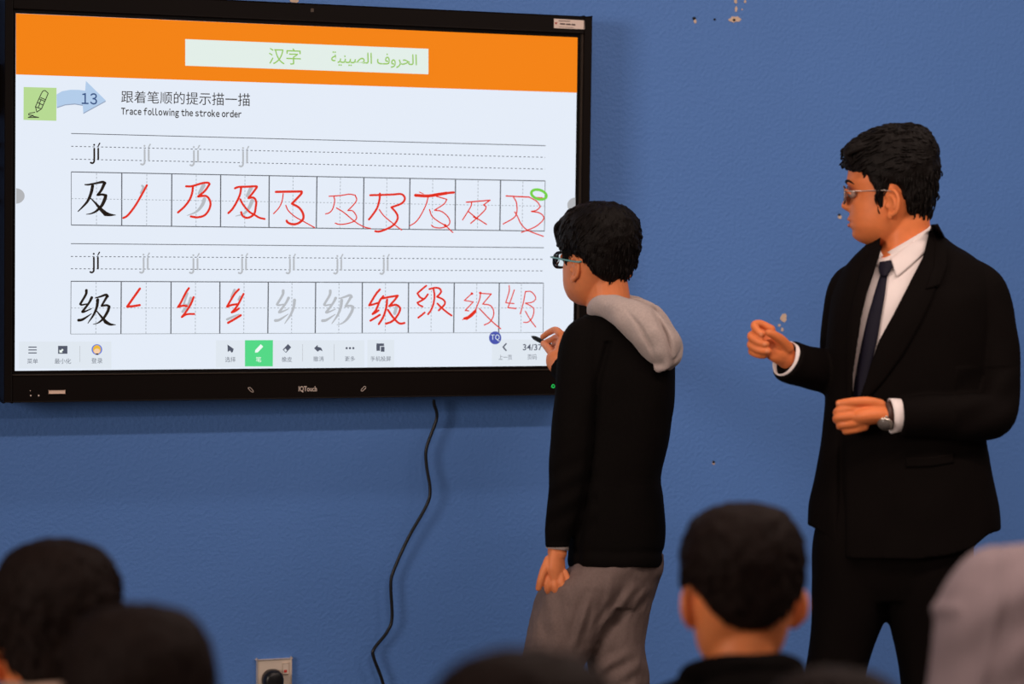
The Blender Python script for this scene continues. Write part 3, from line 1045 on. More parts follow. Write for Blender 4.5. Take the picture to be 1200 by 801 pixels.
o = link('power_plug', mb.v, mb.f, M['black_rubber'], None, base=(c[0], -0.0115, c[2]))
tag(o, 'rounded black plug pushed into the cream wall socket', 'plug')
fix_normals(o)
# black box and brackets showing at the left edge, beside the display
b0, b1 = onplane(-60, 73, -0.03), onplane(2.6, 133, -0.03)
o = bar('wall_box', b0[0], b1[0], b1[2], b0[2], 0.0, -0.03, M['bezel'], 0.003, None)
tag(o, 'black box on the wall at the left edge of the picture beside the display', 'box')
for y in (168.5, 196.5, 235):
    b0, b1 = onplane(-60, y, -0.02), onplane(3.5, y, -0.02)
    mb = MB().tube([b0, (b0 + b1) / 2 + np.array([0, 0, -0.002]), b1], 0.0035, n=8, up=(0, 1, 0.1))
    o = link('cable', mb.v, mb.f, M['black_rubber'], None, base=b0)
    tag(o, {168.5: 'highest of the short black cables at the left edge of the picture', 196.5: 'middle short black cable at the left edge of the picture',
            235: 'lowest of the short black cables at the left edge of the picture'}[y], 'cable', 'short cables beside the display')

# ------------------------------------------------------------------ people: head, ears, hair
# head profile in head units (pixels of the man's head seen from its left side): y, face front, skull back, half breadth
HEAD = [(151.5, 1044, 1066, 8), (154, 1026, 1082, 22), (159, 1012, 1091, 32), (167, 1002, 1096.5, 39), (180, 996.5, 1099, 43), (192, 994.5, 1098.5, 44.5),
        (203, 993.5, 1097, 44.5), (212, 992.6, 1095, 44), (219, 994.5, 1092.5, 43), (228, 997, 1090, 42), (236, 997, 1086, 41), (246, 996.6, 1081, 39.5),
        (254, 996, 1076, 38), (260, 996.5, 1072, 36.5), (266, 997.5, 1068, 34.5), (272, 999.5, 1064, 31), (278, 1001.5, 1060, 26), (283, 1007, 1055, 20), (287, 1017, 1050, 12)]
HC = (1048.0, 215.0)                       # head centre in head units


def gauss(x, s):
    return math.exp(-(x / s) ** 2)


def head_surface(ny=3.0, n=80):
    rows = interp_rows(HEAD, ny)
    rings = []
    for y, xf, xb, hb in rows:
        xm = 1052 if y < 235 else 1052 - (y - 235) * 0.30
        r = []
        for t in np.linspace(0, 2 * math.pi, n, endpoint=False):
            c, s = math.cos(t), math.sin(t)
            if c >= 0:                      # face side
                fx = abs(c) ** 0.86
                x = xm - (xm - xf) * fx
            else:
                x = xm + (xb - xm) * abs(c) ** 0.9
            d = hb * math.copysign(abs(s) ** 0.88, s)
            if c > 0:
                # nose
                nh = np.interp(y, [215, 221, 226, 232, 238, 242, 245.5, 249], [0, 1.5, 5, 8.2, 11.2, 12.6, 8, 0.5])
                nw = np.interp(y, [215, 225, 235, 243, 249], [5, 4.5, 6.5, 9, 8])
                x -= nh * gauss(d, nw)
                # nostril wings
                x -= 2.0 * (gauss(abs(d) - 8, 3.5)) * gauss(y - 243, 4)
                # eye sockets, brow, cheek bone
                x += 5.5 * gauss(abs(d) - 18, 9) * gauss(y - 227, 7)
                x -= 1.6 * gauss(abs(d) - 16, 12) * gauss(y - 214, 4)
                x -= 1.5 * gauss(abs(d) - 26, 9) * gauss(y - 240, 8)
                # lips with the mouth line between, chin
                x -= 3.8 * gauss(d, 13) * gauss(y - 256.5, 2.6)
                x += 2.4 * gauss(d, 14) * gauss(y - 260.3, 1.4)
                x -= 3.3 * gauss(d, 12) * gauss(y - 264, 2.8)
                x += 1.2 * gauss(d, 14) * gauss(y - 269, 2.5)
                x -= 1.6 * gauss(d, 12) * gauss(y - 276, 5)
            r.append((x - HC[0], y - HC[1], d))
        rings.append(r)
    return MB().loft(rings)


def ear_mesh(side, flare=28, dy=0):
    """outer ear; side +1 is the left ear (towards +d), modelled flat then tilted out"""
    e = MB()
    cx, cy = 1053 - HC[0], 239 + dy - HC[1]
    e.ellipsoid((cx, cy - 1, 0), (9, 15, 2.3))
    rim = []
    for a in np.linspace(math.radians(155), math.radians(-105), 14):
        rim.append((cx - 9.0 * math.cos(a) * -1 if False else cx + 9.2 * math.cos(a), cy - 2 - 14.5 * math.sin(a), 2.0))
    e.tube(rim, [1.6] + [2.3] * 12 + [1.6], n=8, smooth=2)
    anti = [(cx - 2, cy - 9, 2), (cx + 3, cy - 5, 2.6), (cx + 4, cy + 2, 2.6), (cx + 0, cy + 7, 2.2)]
    e.tube(anti, [1.2, 1.8, 1.8, 1.3], n=8, smooth=3)
    e.ellipsoid((cx - 7.5, cy + 2, 1.6), (2.4, 3.6, 2.4))          # tragus
    e.ellipsoid((cx - 3.5, cy + 13.5, 1.2), (5, 5, 2.6))           # lobe
    V = np.array(e.v)
    piv = np.array([cx - 8, cy, 0])
    a = math.radians(flare)
    Q = V - piv
    x = Q[:, 0] * math.cos(a) - Q[:, 2] * math.sin(a)
    z = Q[:, 0] * math.sin(a) + Q[:, 2] * math.cos(a)
    V = np.stack([x, Q[:, 1], z], 1) + piv
    V[:, 2] += 41.0
    if side < 0:
        V[:, 2] *= -1
    e.v = [tuple(p) for p in V]
    return e


class Pose:
    """places head units: scale, yaw (0 = facing left of the picture, 90 = facing away), pitch (chin down), roll, position"""

    def __init__(s, x, y, d, scale, yaw, pitch=0, roll=0):
        s.t, s.s = np.array([x, y, d], float), scale
        a, b, c = math.radians(yaw), math.radians(pitch), math.radians(roll)
        P = np.array([[math.cos(b), math.sin(b), 0], [-math.sin(b), math.cos(b), 0], [0, 0, 1]])
        if pitch:
            P = P.T
        R = np.array([[1, 0, 0], [0, math.cos(c), -math.sin(c)], [0, math.sin(c), math.cos(c)]])
        Y = np.array([[math.cos(a), 0, -math.sin(a)], [0, 1, 0], [math.sin(a), 0, math.cos(a)]])
        s.M = Y @ R @ P

    def __call__(s, V):
        return (np.asarray(V, float) @ s.M.T) * s.s + s.t

    def mb(s, m):
        o = MB()
        o.v = [tuple(p) for p in s(np.array(m.v))]
        o.f = list(m.f)
        return o


def hair_mesh(rows, line, seed, amp=1.6, n=110, strands=700, flow=None, lift=1.0, taper=True):
    """hair cap: skull sections widened, sinking under the skin below the hair line 'line(x, d)'"""
    rows = interp_rows(rows, 2.2)
    rings = []
    for k, (y, xf, xb, hb) in enumerate(rows):
        xm = 1052
        r = []
        for t in np.linspace(0, 2 * math.pi, n, endpoint=False):
            c, s = math.cos(t), math.sin(t)
            x = xm - (xm - xf) * abs(c) ** 0.88 if c >= 0 else xm + (xb - xm) * abs(c) ** 0.9
            d = hb * math.copysign(abs(s) ** 0.9, s)
            h = line(x, d)
            p = np.array([x, y, d])
            # strands: fine ridges running down and forward
            q = Vector((x * 0.05, y * 0.05, d * 0.05))
            fine = noise.noise(Vector((t * 14 + y * 0.03 + seed, y * 0.05, seed)))
            broad = noise.noise(q * 2.2 + Vector((seed, 0, 0)))
            rad = np.array([x - xm, (y - 205) * 0.6, d])
            rad /= np.linalg.norm(rad) + 1e-6
            p = p + rad * (amp * fine + amp * 1.3 * broad)
            f_ = min(1.0, max(0.0, (h - y) / 17.0))
            f_ = f_ * f_ * (3 - 2 * f_) if taper else 1.0
            p = np.array([xm + (p[0] - xm) * (0.915 + 0.085 * f_), p[1], p[2] * (0.90 + 0.10 * f_)]) if c < 0.55 else p
            k_ = 1 / (1 + math.exp(-(y - h - 2.0 * noise.noise(Vector((t * 16, seed, 3)))) / 0.9))
            q_ = np.interp(y, [234, 250], [0.86, 0.58])
            inner = np.array([xm + (x - xm) * q_, y, d * (q_ - 0.02)])
            p = p * (1 - k_) + inner * k_
            r.append((p[0] - HC[0], p[1] - HC[1], p[2]))
        rings.append(r)
    mb = MB().loft(rings)
    # single locks lying on the cap
    R = np.array(rings)
    rnd = random.Random(seed)
    for _ in range(strands):
        i = rnd.randrange(1, len(rows) - 3)
        j = rnd.randrange(n)
        p = R[i, j].copy()
        X, Y, D = p[0] + HC[0], p[1] + HC[1], p[2]
        if Y > line(X, D) - 3:
            continue
        path = [p * 1.0]
        L = rnd.uniform(8, 18)
        fl = flow(X, Y, D) if flow else np.array([-0.25, 1.0, 0.0])
        ii, jj = i, float(j)
        q = p.copy()
        for sidx in range(3):
            q = q + fl * L / 3
            # settle on the cap: nearest ring vertex
            dd = ((R[max(0, ii - 6):ii + 9].reshape(-1, 3) - q) ** 2).sum(1)
            near = R[max(0, ii - 6):ii + 9].reshape(-1, 3)[int(np.argmin(dd))]
            out = near / (np.linalg.norm(near) + 1e-6)
            q = near * 0.65 + q * 0.35 + out * lift * rnd.uniform(0.1, 1.0)
            path.append(q.copy())
        w = rnd.uniform(0.7, 1.5)
        mb.tube(path, [w * 0.6, w, w * 0.8, 0.15], n=5, smooth=2, round_ends=False)
    return mb


def finger(mb, pts, r0, r1, n=12):
    m = len(pts)
    return mb.tube(pts, [r0 + (r1 - r0) * i / (m - 1) for i in range(m)], n=n, smooth=5)


def spectacles(pose, sp, parent, rim_m, arm_m, lens_m, round_=True, thick=0.9, front_x=-58, eye_y=14, tip_x=2, hook=True):
    """frame in front of the eyes, arms back to the ears, two lenses"""
    root = None
    fr = MB()
    lenses = []
    for sgn in (1, -1):
        rim = []
        for a in np.linspace(0, 2 * math.pi, 26, endpoint=False):
            ex = 1.0 if round_ else 0.75
            rx = 13.2 * math.copysign(abs(math.cos(a)) ** ex, math.cos(a))
            ry = 10.8 * math.copysign(abs(math.sin(a)) ** ex, math.sin(a))
            rim.append((front_x + 2.5 * (abs(rx + sgn * 18 * sgn * 0) / 14) * 0.6 + (2.2 if sgn * rx > 8 else 0) * 0.5, eye_y + ry, sgn * 18 + rx))
        pts = rim + [rim[0]]
        fr.tube(pts, thick, n=8, smooth=1, round_ends=False)
        lenses.append(rim)
    fr.tube([(front_x + 1, eye_y - 2, 4.5), (front_x - 1, eye_y - 4, 0), (front_x + 1, eye_y - 2, -4.5)], thick, n=8)
    o, _ = build(sp, 'glasses', pose.mb(fr), rim_m, parent)
    for sgn in (1, -1):
        a = MB().tube([(front_x + 2, eye_y - 4, sgn * 32), (front_x + 6, eye_y - 4.5, sgn * 38), (front_x + 30, eye_y - 5, sgn * 45), (tip_x, eye_y - 5, sgn * 47), (tip_x + 9, eye_y + (3 if hook else -6), sgn * (45 if hook else 44))],
                      [thick, thick, thick, thick * 0.95, thick * 0.9], n=8, smooth=4)
        oa, _ = build(sp, 'glasses_arm', pose.mb(a), arm_m, o)
    for rim in lenses:
        mb = MB()
        c = np.mean(rim, axis=0) + np.array([-0.8, 0, 0])
        R = [np.array(p) for p in rim]
        mb.loft([[c + (p - c) * 0.05 + np.array([-0.6, 0, 0]) for p in R], [c + (p - c) * 0.6 + np.array([-0.3, 0, 0]) for p in R], R,
                 [c + (p - c) * 0.6 + np.array([0.5, 0, 0]) for p in R], [c + (p - c) * 0.05 + np.array([0.3, 0, 0]) for p in R]])
        build(sp, 'lens', pose.mb(mb), lens_m, o)
    return o


def eyes_and_mouth(pose, sp, body, brow_m, lips=True):
    for sgn in (1, -1):
        e = MB().ellipsoid((-46.6, 12.8, sgn * 17.5), (5.6, 4.6, 6.8))
        eo, _ = build(sp, 'eye', pose.mb(e), M['eye'], body)
        ir = MB().ellipsoid((-51.2, 12.8, sgn * 17.0), (1.6, 3.2, 3.4))
        build(sp, 'iris', pose.mb(ir), M['iris'], eo)
        lid = MB().tube([(-50.5, 12, sgn * 10), (-54.5, 8.6, sgn * 15), (-53.4, 8.8, sgn * 21), (-48.5, 12, sgn * 26)], [1.2, 2.3, 2.2, 1.0], n=8)
        build(sp, 'eyelid', pose.mb(lid), body.data.materials[0], eo)
        br = MB().tube([(-54.5, 0.5, sgn * 8), (-54.6, -2.6, sgn * 16), (-50.8, -3.2, sgn * 25), (-44.0, 0.5, sgn * 32)], [1.0, 1.9, 1.7, 0.5], n=8, flat=0.8)
        build(sp, 'eyebrow', pose.mb(br), brow_m, body)
    if lips:
        for yy, xx, r in ((41.9, -53.5, 1.6), (48.6, -52.6, 2.1)):
            lp = MB().tube([(xx + 7.5, 45.0, 15), (xx + 0.8, yy + 0.4, 7), (xx - 0.6, yy, 0), (xx + 0.8, yy + 0.4, -7), (xx + 7.5, 45.0, -15)], [0.5, r * 0.9, r, r * 0.9, 0.5], n=10)
            build(sp, 'lip', pose.mb(lp), M['lip'], body)

# ------------------------------------------------------------------ the man in the suit
ZM = 4.90
SM = Space(ZM)
fm = floor_py(1050, ZM)
man = thing('person', W(1050, fm, ZM), 'person in a black suit, white shirt and navy tie with glasses, hand raised', 'person')
PM = Pose(HC[0], HC[1], 0, 1.0, 7)

# --- body (one continuous skin surface)
b = MB()
b.merge(PM.mb(head_surface()))
b.merge(PM.mb(ear_mesh(1)))
b.merge(PM.mb(ear_mesh(-1)))
# neck, trunk, legs
rows = [(238, 1040, 1084, 0, 30), (255, 1036, 1089, 0, 33), (272, 1034, 1091, -1, 34), (290, 1033, 1095, -2, 36), (302, 1020, 1108, -3, 40), (322, 1002, 1150, -3, 46), (350, 990, 1160, -2, 55),
        (420, 988, 1150, 0, 60), (500, 984, 1132, 0, 54), (580, 982, 1128, 0, 54), (660, 978, 1124, 0, 52), (700, 980, 1116, 0, 44)]
b.loft([ring(y, xl, xr, dc, hd) for y, xl, xr, dc, hd in interp_rows(rows, 12)])
LEG1 = [(690, 972, 1032, 0, 42), (760, 958, 1018, 4, 38), (880, 955, 1000, 6, 32), (1000, 955, 995, 0, 26), (fm - 22, 957, 986, -4, 20)]
LEG2 = [(690, 1050, 1118, 0, 44), (760, 1062, 1112, -4, 38), (880, 1070, 1108, -4, 32), (1000, 1074, 1106, -6, 26), (fm - 22, 1076, 1104, -8, 20)]
for L in (LEG1, LEG2):
    b.loft([ring(*r) for r in interp_rows(L, 20)])
# left arm to the wrist, right arm to the wrist
b.tube([(1138, 340, 0), (1154, 400, 14), (1158, 466, 30), (1118, 484, 60), (1060, 484, 84), (1036, 487, 92)], [24, 20, 17, 17, 14, 13], n=18)
b.tube([(1000, 340, -18), (985, 400, -16), (984, 436, -2), (955, 432, 18), (925, 421, 46), (914, 412, 58)], [24, 20, 18, 16, 13, 12], n=18)
# left hand, resting at the jacket button: palm, four fingers bent back under, thumb along the top
b.tube([(1040, 486, 91), (1026, 486, 95), (1012, 487, 97), (1002, 488, 96)], [14, 17.5, 18, 14], n=18, flat=0.62, up=(0, 1, 0))
finger(b, [(1010, 478, 100), (995, 479, 103), (983, 481, 100), (981, 484, 92), (990, 486, 87)], 5.6, 4.4)
finger(b, [(1010, 486, 101), (995, 487.5, 105), (982, 489, 101), (981, 492, 93), (990, 493, 88)], 5.6, 4.5)
finger(b, [(1011, 494, 100), (998, 496, 103), (986, 497.5, 99), (985, 499.5, 92), (994, 499, 88)], 5.4, 4.3)
finger(b, [(1014, 500, 97), (1003, 503, 99), (992, 504.5, 96), (992, 505.5, 90), (999, 504, 87)], 4.8, 3.9)
finger(b, [(1032, 474, 96), (1018, 470.5, 103), (1002, 470.5, 105), (991, 471.5, 103), (983, 472.5, 100)], 6.6, 4.4)
# right hand, raised: fist with bent fingers towards the viewer, thumb meeting the index finger
b.tube([(922, 418, 50), (912, 410, 60), (903, 402, 60), (896, 397, 58)], [13, 16.5, 17, 14], n=18, flat=0.60, up=(0.5, -0.2, 1))
finger(b, [(904, 386, 58), (891, 379.5, 62), (884, 381, 68), (888, 387.5, 76), (893.5, 392, 79)], 5.4, 4.2)
finger(b, [(900, 393, 58), (887, 391, 64), (880, 394, 71), (889, 400.5, 79), (898, 403, 80)], 5.6, 4.4)
finger(b, [(899, 401, 58), (886, 401, 64), (879.5, 404, 70), (890, 410, 78), (900.5, 411.5, 79)], 5.4, 4.3)
finger(b, [(900, 409, 58), (888, 409.5, 62), (880.5, 411.5, 67), (888, 415.5, 73), (896, 416.5, 74)], 4.8, 3.9)
finger(b, [(924, 408, 62), (915, 398, 73), (907, 392.5, 80), (900.5, 389.5, 84)], 7.0, 4.6)
# feet inside the shoes
for x, dd in ((972, 0), (1090, -6)):
    b.tube([(x, fm - 26, dd - 8), (x - 3, fm - 16, dd + 4), (x - 12, fm - 12, dd + 34)], [17, 15, 10], n=14, flat=0.8)
body, VF = build(SM, 'body', b, M['skin_man'], man, remesh=1.35, smooth=2)

eyes_and_mouth(PM, SM, body, M['hair'])
for p, r in (((984.5, 472.6, 104.2), (4.2, 2.4, 1.0)), ((896.0, 403.2, 84.0), (2.6, 2.2, 1.0)), ((899.0, 411.6, 82.8), (2.6, 2.0, 1.0)), ((892.0, 391.5, 83.0), (2.3, 2.8, 1.0))):
    build(SM, 'fingernail', MB().ellipsoid(p, r, nu=12, nv=8), M['nail'], body)

# --- hair
MROWS = [(145.5, 1052, 1068, 6), (147.5, 1044, 1077, 17), (151, 1029, 1085, 29), (157, 1013, 1091, 38), (165, 1001, 1096, 43.5), (175, 991, 1099.5, 47), (186, 988.5, 1101, 48.5), (196, 989, 1101.5, 49),
         (204, 990, 1100.5, 48.5), (212, 991, 1099, 48), (222, 993, 1098, 46.5), (232, 996, 1096, 45), (244, 998, 1093.5, 43), (254, 1000, 1090.5, 40), (262, 1004, 1086, 35)]


def man_line(x, d):
    return np.interp(x, [985, 992, 1000, 1008, 1013, 1016, 1020, 1027, 1031, 1035, 1039, 1043, 1050, 1058, 1064, 1069, 1080, 1102],
                     [197, 199, 202, 200, 202, 212, 214, 224, 244, 252, 246, 224, 221, 222, 232, 249, 257, 262])


def man_flow(x, y, d):
    if y < 200:
        return np.array([-0.9, 0.35 + (1050 - x) * 0.006, 0.1 * np.sign(d)])
    return np.array([-0.15, 1.0, 0.0])


hm = hair_mesh(MROWS, man_line, 3, amp=2.0, strands=800, flow=man_flow, lift=2.0)
r_ = random.Random(5)
for i in range(95):                        # the swept fringe and the lifted crown
    dd = r_.uniform(-40, 44)
    x0 = 1040 - abs(dd) * 0.2
    fr = [(x0 - HC[0], 160 - HC[1] + abs(dd) * 0.22, dd * 0.8), (1012 - HC[0], 162 + r_.uniform(-2, 4) + abs(dd) * 0.2 - HC[1], dd * 0.9), (994 - HC[0] + r_.uniform(-2, 2) + abs(dd) * 0.08, 176 + r_.uniform(-3, 5) - HC[1], dd * 0.85),
          (993.5 - HC[0] + r_.uniform(-1, 5) + abs(dd) * 0.16, 194 + r_.uniform(-6, 2) - HC[1], dd * 0.8)]
    hm.tube(fr, [3, 4.6, 4.0, 1.6], n=7, smooth=4)
for i in range(26):
    x0 = r_.uniform(1050, 1092)
    dd = r_.uniform(-26, 26)
    yt = np.interp(x0, [1050, 1064, 1078, 1092], [149, 147, 151, 162]) + abs(dd) * 0.12
    hm.tube([(x0 + 6 - HC[0], yt + 10 - HC[1], dd), (x0 - HC[0], yt + 1 - HC[1], dd), (x0 - 9 - HC[0], yt + 1.5 - HC[1], dd * 1.05)], [2.5, 3.2, 0.5], n=6, smooth=4)
build(SM, 'hair', PM.mb(hm), M['hair'], man)
spectacles(PM, SM, man, M['frame_metal'], M['frame_metal'], M['lens'], True, 0.62, front_x=-57.5, eye_y=13.5, tip_x=0)

# --- trousers and shoes
tb = MB()
tb.loft([ring(*r) for r in interp_rows([(545, 966, 1150, 0, 64), (600, 958, 1150, 0, 64), (640, 954, 1142, 1, 63), (680, 953, 1134, 1, 59), (706, 960, 1122, 1, 50)], 12)])
TL1 = [(560, 972, 1060, 0, 60), (625, 954, 1046, 2, 58), (680, 952, 1046, 3, 56), (718, 951, 1040, 4, 53), (764, 946.5, 1022, 6, 47), (801, 943.5, 1013, 8, 44), (880, 942, 1004, 8, 42), (1000, 945, 1000, 2, 38), (fm - 16, 948, 996, 0, 38)]
TL2 = [(560, 1030, 1142, 0, 62), (647, 1034, 1141, 0, 60), (690, 1036, 1132, -1, 58), (720, 1040, 1124, -2, 54), (764, 1050, 1117, -4, 48), (801, 1055, 1113, -5, 45), (880, 1060, 1112, -6, 43), (1000, 1066, 1114, -8, 40), (fm - 16, 1068, 1114, -10, 40)]
for L in (TL1, TL2):
    tb.loft([ring(*r) for r in interp_rows(L, 14)])
build(SM, 'trousers', tb, M['suit'], man, remesh=3.0, smooth=4, fn=lambda V: add_noise(V, 2.0, 34, 4.0, (1, 0.5, 1)))
for x, dd in ((972, 4), (1090, -4)):
    s_ = MB()
    s_.tube([(x + 3, fm - 12, dd - 26), (x, fm - 14, dd), (x - 8, fm - 10, dd + 30), (x - 14, fm - 7, dd + 52)], [16, 18, 16, 10], n=16, flat=0.75, up=(0, 1, 0))
    V = np.array(s_.v)
    V[:, 1] = np.minimum(V[:, 1], fm - 0.5)
    s_.v = [tuple(p) for p in V]
    build(SM, 'shoe', s_, M['shoe'], man, remesh=2.0, smooth=3)

# --- shirt
sh = MB()
rows = [(270, 1036, 1093, -1, 37), (282, 1029, 1101, -2, 40), (300, 1012, 1128, -3, 45), (322, 996, 1152, -2, 52), (360, 986, 1158, 2, 62), (430, 984, 1152, 3, 65), (520, 978, 1142, 2, 62), (600, 972, 1142, 0, 63)]
sh.loft([ring(y, xl, xr, dc, hd, ex=0.9, ed=0.9, yfun=lambda x, yy, d: yy + max(0.0, (304 - yy) / 34) * max(0.0, 1092 - x) * 0.52) for y, xl, xr, dc, hd in interp_rows(rows, 10)])
shirt, VFs = build(SM, 'shirt', sh, M['shirt'], man, fn=lambda V: add_noise(V, 0.8, 26, 1.0))
bs = bvh_of(VFs)
# collar stand and wings
cs = MB()
ring_pts = []
for t in np.linspace(-0.35 * math.pi, 1.62 * math.pi, 34):
    c, s = math.cos(t), math.sin(t)
    tilt = np.interp(1062 + 31 * c, [1030, 1094], [302, 263])
    ring_pts.append((1062 + 31.5 * c, tilt, -1 + 37.5 * s))
top = [np.array(p) for p in ring_pts]
low = [p + np.array([(p[0] - 1062) * 0.10, 15, (p[2] + 1) * 0.08]) for p in top]
out = [p + np.array([(p[0] - 1062) * 0.05, 0.0, (p[2] + 1) * 0.05]) for p in top]
cs.loft([top, out, low, [p + np.array([-(p[0] - 1062) * 0.06, 0, -(p[2] + 1) * 0.06]) for p in low], top], cap=False, closed=False)
build(SM, 'collar_stand', cs, M['shirt'], shirt)
w1 = drape(bs, [(1043.2, 302.5), (1062, 288), (1080, 274), (1091, 263.5)], [(1051, 324.5), (1066, 312), (1082, 297), (1093, 281)], 3.6, 1.8, n=24, m=10, default=30, bulge=1.5)
build(SM, 'collar_wing', w1, M['shirt'], shirt)
w2 = drape(bs, [(1031.5, 291), (1033, 296), (1036, 300.5)], [(1025, 309), (1028, 310.5), (1031.5, 309)], 3.4, 1.6, n=14, m=8, default=30, bulge=1.0)
build(SM, 'collar_wing', w2, M['shirt'], shirt)
# shirt cuffs
for pth, rad in (([(1064, 486, 83), (1050, 486.5, 87), (1043, 487, 89.5)], [18.5, 20, 20.5]), ([(938, 428, 34), (926, 423, 45), (919.5, 419.5, 52)], [19, 21, 21.5])):
    cu = MB()
    P = np.array(pth)
    T = P[-1] - P[0]
    T /= np.linalg.norm(T)
    A = np.cross(T, (0, 0, 1))
    A /= np.linalg.norm(A)
    B = np.cross(T, A)

    def rg(c, r):
        return [c + r * (math.cos(q) * A + 0.86 * math.sin(q) * B) for q in np.linspace(0, 2 * math.pi, 32, endpoint=False)]
    cu.loft([rg(P[0], rad[0]), rg(P[1], rad[1]), rg(P[2], rad[2]), rg(P[2], rad[2] - 1.6), rg(P[1], rad[1] - 2.2), rg(P[0], rad[0] - 2.4)], cap=False)
    build(SM, 'shirt_cuff', cu, M['shirt'], man, fn=lambda V: add_noise(V, 0.7, 14, 2.0))
# --- tie
tk = drape(bs, [(1031, 306.5), (1029.5, 313), (1031.5, 322.5)], [(1044, 304.5), (1046.5, 312), (1040, 323.5)], 6.4, 4.0, n=14, m=12, default=34, bulge=2.6)
tie, _ = build(SM, 'tie_knot', tk, M['tie'], man)
tb_ = drape(bs, [(1031.5, 321.5), (1025, 342), (1017.5, 368), (1010, 400), (1003, 436), (998, 470)], [(1040, 322), (1037, 346), (1032.5, 372), (1027.7, 400), (1019, 436), (1012, 470)], 3.8, 2.2, n=40, m=9, default=40, bulge=1.6)
build(SM, 'tie_blade', tb_, M['tie'], man)

# --- jacket
HEM = ([935, 946, 960, 973, 980, 988, 1000, 1080, 1110, 1138, 1150, 1160, 1174, 1200], [612, 615, 623, 632, 645, 653, 655, 655.5, 651, 644, 634, 625, 621, 621])


def jy(x, y, d):
    if y <= 505:
        return y
    return 505 + (y - 505) / 150.0 * (np.interp(x, *HEM) - 505)


jk = MB()
rows = [(268, 1030, 1098, -4, 42), (276, 1026, 1106, -4, 44), (288, 1013, 1120, -4, 47), (300, 1000, 1142, -4, 52), (314, 989, 1158, -3, 57), (332, 980, 1166, -1, 63), (356, 973.5, 1168, 2, 69), (400, 968.5, 1166, 4, 73), (450, 967.5, 1160, 4, 73),
        (505, 963.5, 1156, 3, 70), (545, 958, 1160, 3, 70), (580, 953.5, 1165.5, 2, 71), (620, 947.5, 1171, 2, 72), (655, 946, 1173, 2, 73)]
jk.loft([ring(y, xl, xr, dc, hd, n=64, ex=0.88, ed=0.88, yfun=jy) for y, xl, xr, dc, hd in interp_rows(rows, 8)])
# sleeves
jk.tube([(1128, 322, -2), (1150, 346, 4), (1166, 400, 14), (1170, 450, 26), (1163, 484, 40), (1130, 489, 62), (1090, 488, 76), (1062, 488.5, 84), (1055, 488.5, 86)], [27, 32, 28, 25.5, 28, 28.5, 25.5, 23.5, 23], n=28, smooth=6, round_ends=False)
jk.tube([(1012, 326, -10), (994, 345, -14), (985, 400, -14), (985, 438, -2), (964, 434, 14), (942, 429, 31), (927, 424, 44), (922.5, 421.5, 48)], [24, 26, 24, 24, 25.5, 25, 25, 25], n=28, smooth=6, round_ends=False)
VPOLY = [(1033, 262), (1031, 289), (1014, 344), (1005, 400), (999, 440), (1000, 464), (1008, 464), (1031, 400), (1049, 371), (1066, 337), (1084, 302), (1094, 266), (1090, 255)]


def jacket_shape(V):
    V = add_noise(V, 1.6, 30, 9.0, (1, 0.7, 1))
    for i, (x, y, d) in enumerate(V):
        # folds at the left elbow and a soft line where the arm lies against the side
        if x > 1120 and 430 < y < 520:
            V[i, 2] += 1.6 * math.sin((x * 0.5 + y * 0.9) * 0.16)
        if d > 0 and y > 470:               # the front edges fall apart below the button
            V[i, 2] -= 7.0 * gauss(x - 986, 4.5) * min(1, (y - 470) / 60)
    return V


def cut_v(V, Fc):
    keep = []
    for f in Fc:
        c = np.mean([V[i] for i in f], axis=0)
        if c[2] > -8 and in_poly(c[0], c[1], VPOLY):
            continue
        if c[1] < 300 and (c[0] - 1062) ** 2 / 31 ** 2 + (c[2] + 1) ** 2 / 36.5 ** 2 < 1:
            continue
        # open sleeve ends
        keep.append(f)
    return keep


jacket, VFj = build(SM, 'jacket', jk, M['suit'], man, remesh=2.0, smooth=3, fn=jacket_shape, keep=cut_v)
bj = bvh_of(VFj)
# lapels and collar
lp = drape(bj, [(1091, 263), (1082, 300), (1064, 335), (1046.5, 369), (1030, 399), (1018.5, 432), (1008, 470)], [(1107, 284), (1107, 305), (1092, 350.5), (1078, 380), (1058, 415), (1036, 445), (1010, 474)], 4.2, 2.4, n=46, m=12, default=50, bulge=1.6)
build(SM, 'lapel', lp, M['suit'], jacket)
lc = drape(bj, [(1091, 263), (1096, 285), (1094, 312), (1084, 339)], [(1099, 262), (1111, 284), (1110, 312), (1101.5, 334)], 6.2, 2.2, n=26, m=8, default=40, bulge=1.2)
build(SM, 'jacket_collar', lc, M['suit'], jacket)
ll = drape(bj, [(1034, 288), (1025.5, 315), (1016, 344), (1009, 372), (1005, 400), (999.5, 436), (997.5, 468)], [(1022, 292), (1008, 318), (1000, 348), (994, 374), (992, 402), (991, 438), (992, 472)], 4.0, 2.2, n=40, m=8, default=50, bulge=1.4)
build(SM, 'lapel', ll, M['suit'], jacket)
bt = MB().ellipsoid((984, 478, hit(bj, 984, 478, 76) + 2), (3.4, 3.4, 1.6), nu=18, nv=8)
build(SM, 'button', bt, M['shoe'], jacket)
pf = drape(bj, [(1062, 536), (1090, 535), (1118, 531)], [(1062, 547), (1090, 546.5), (1118, 542)], 1.6, 1.6, n=24, m=6, default=70)
build(SM, 'pocket_flap', pf, M['suit'], jacket)
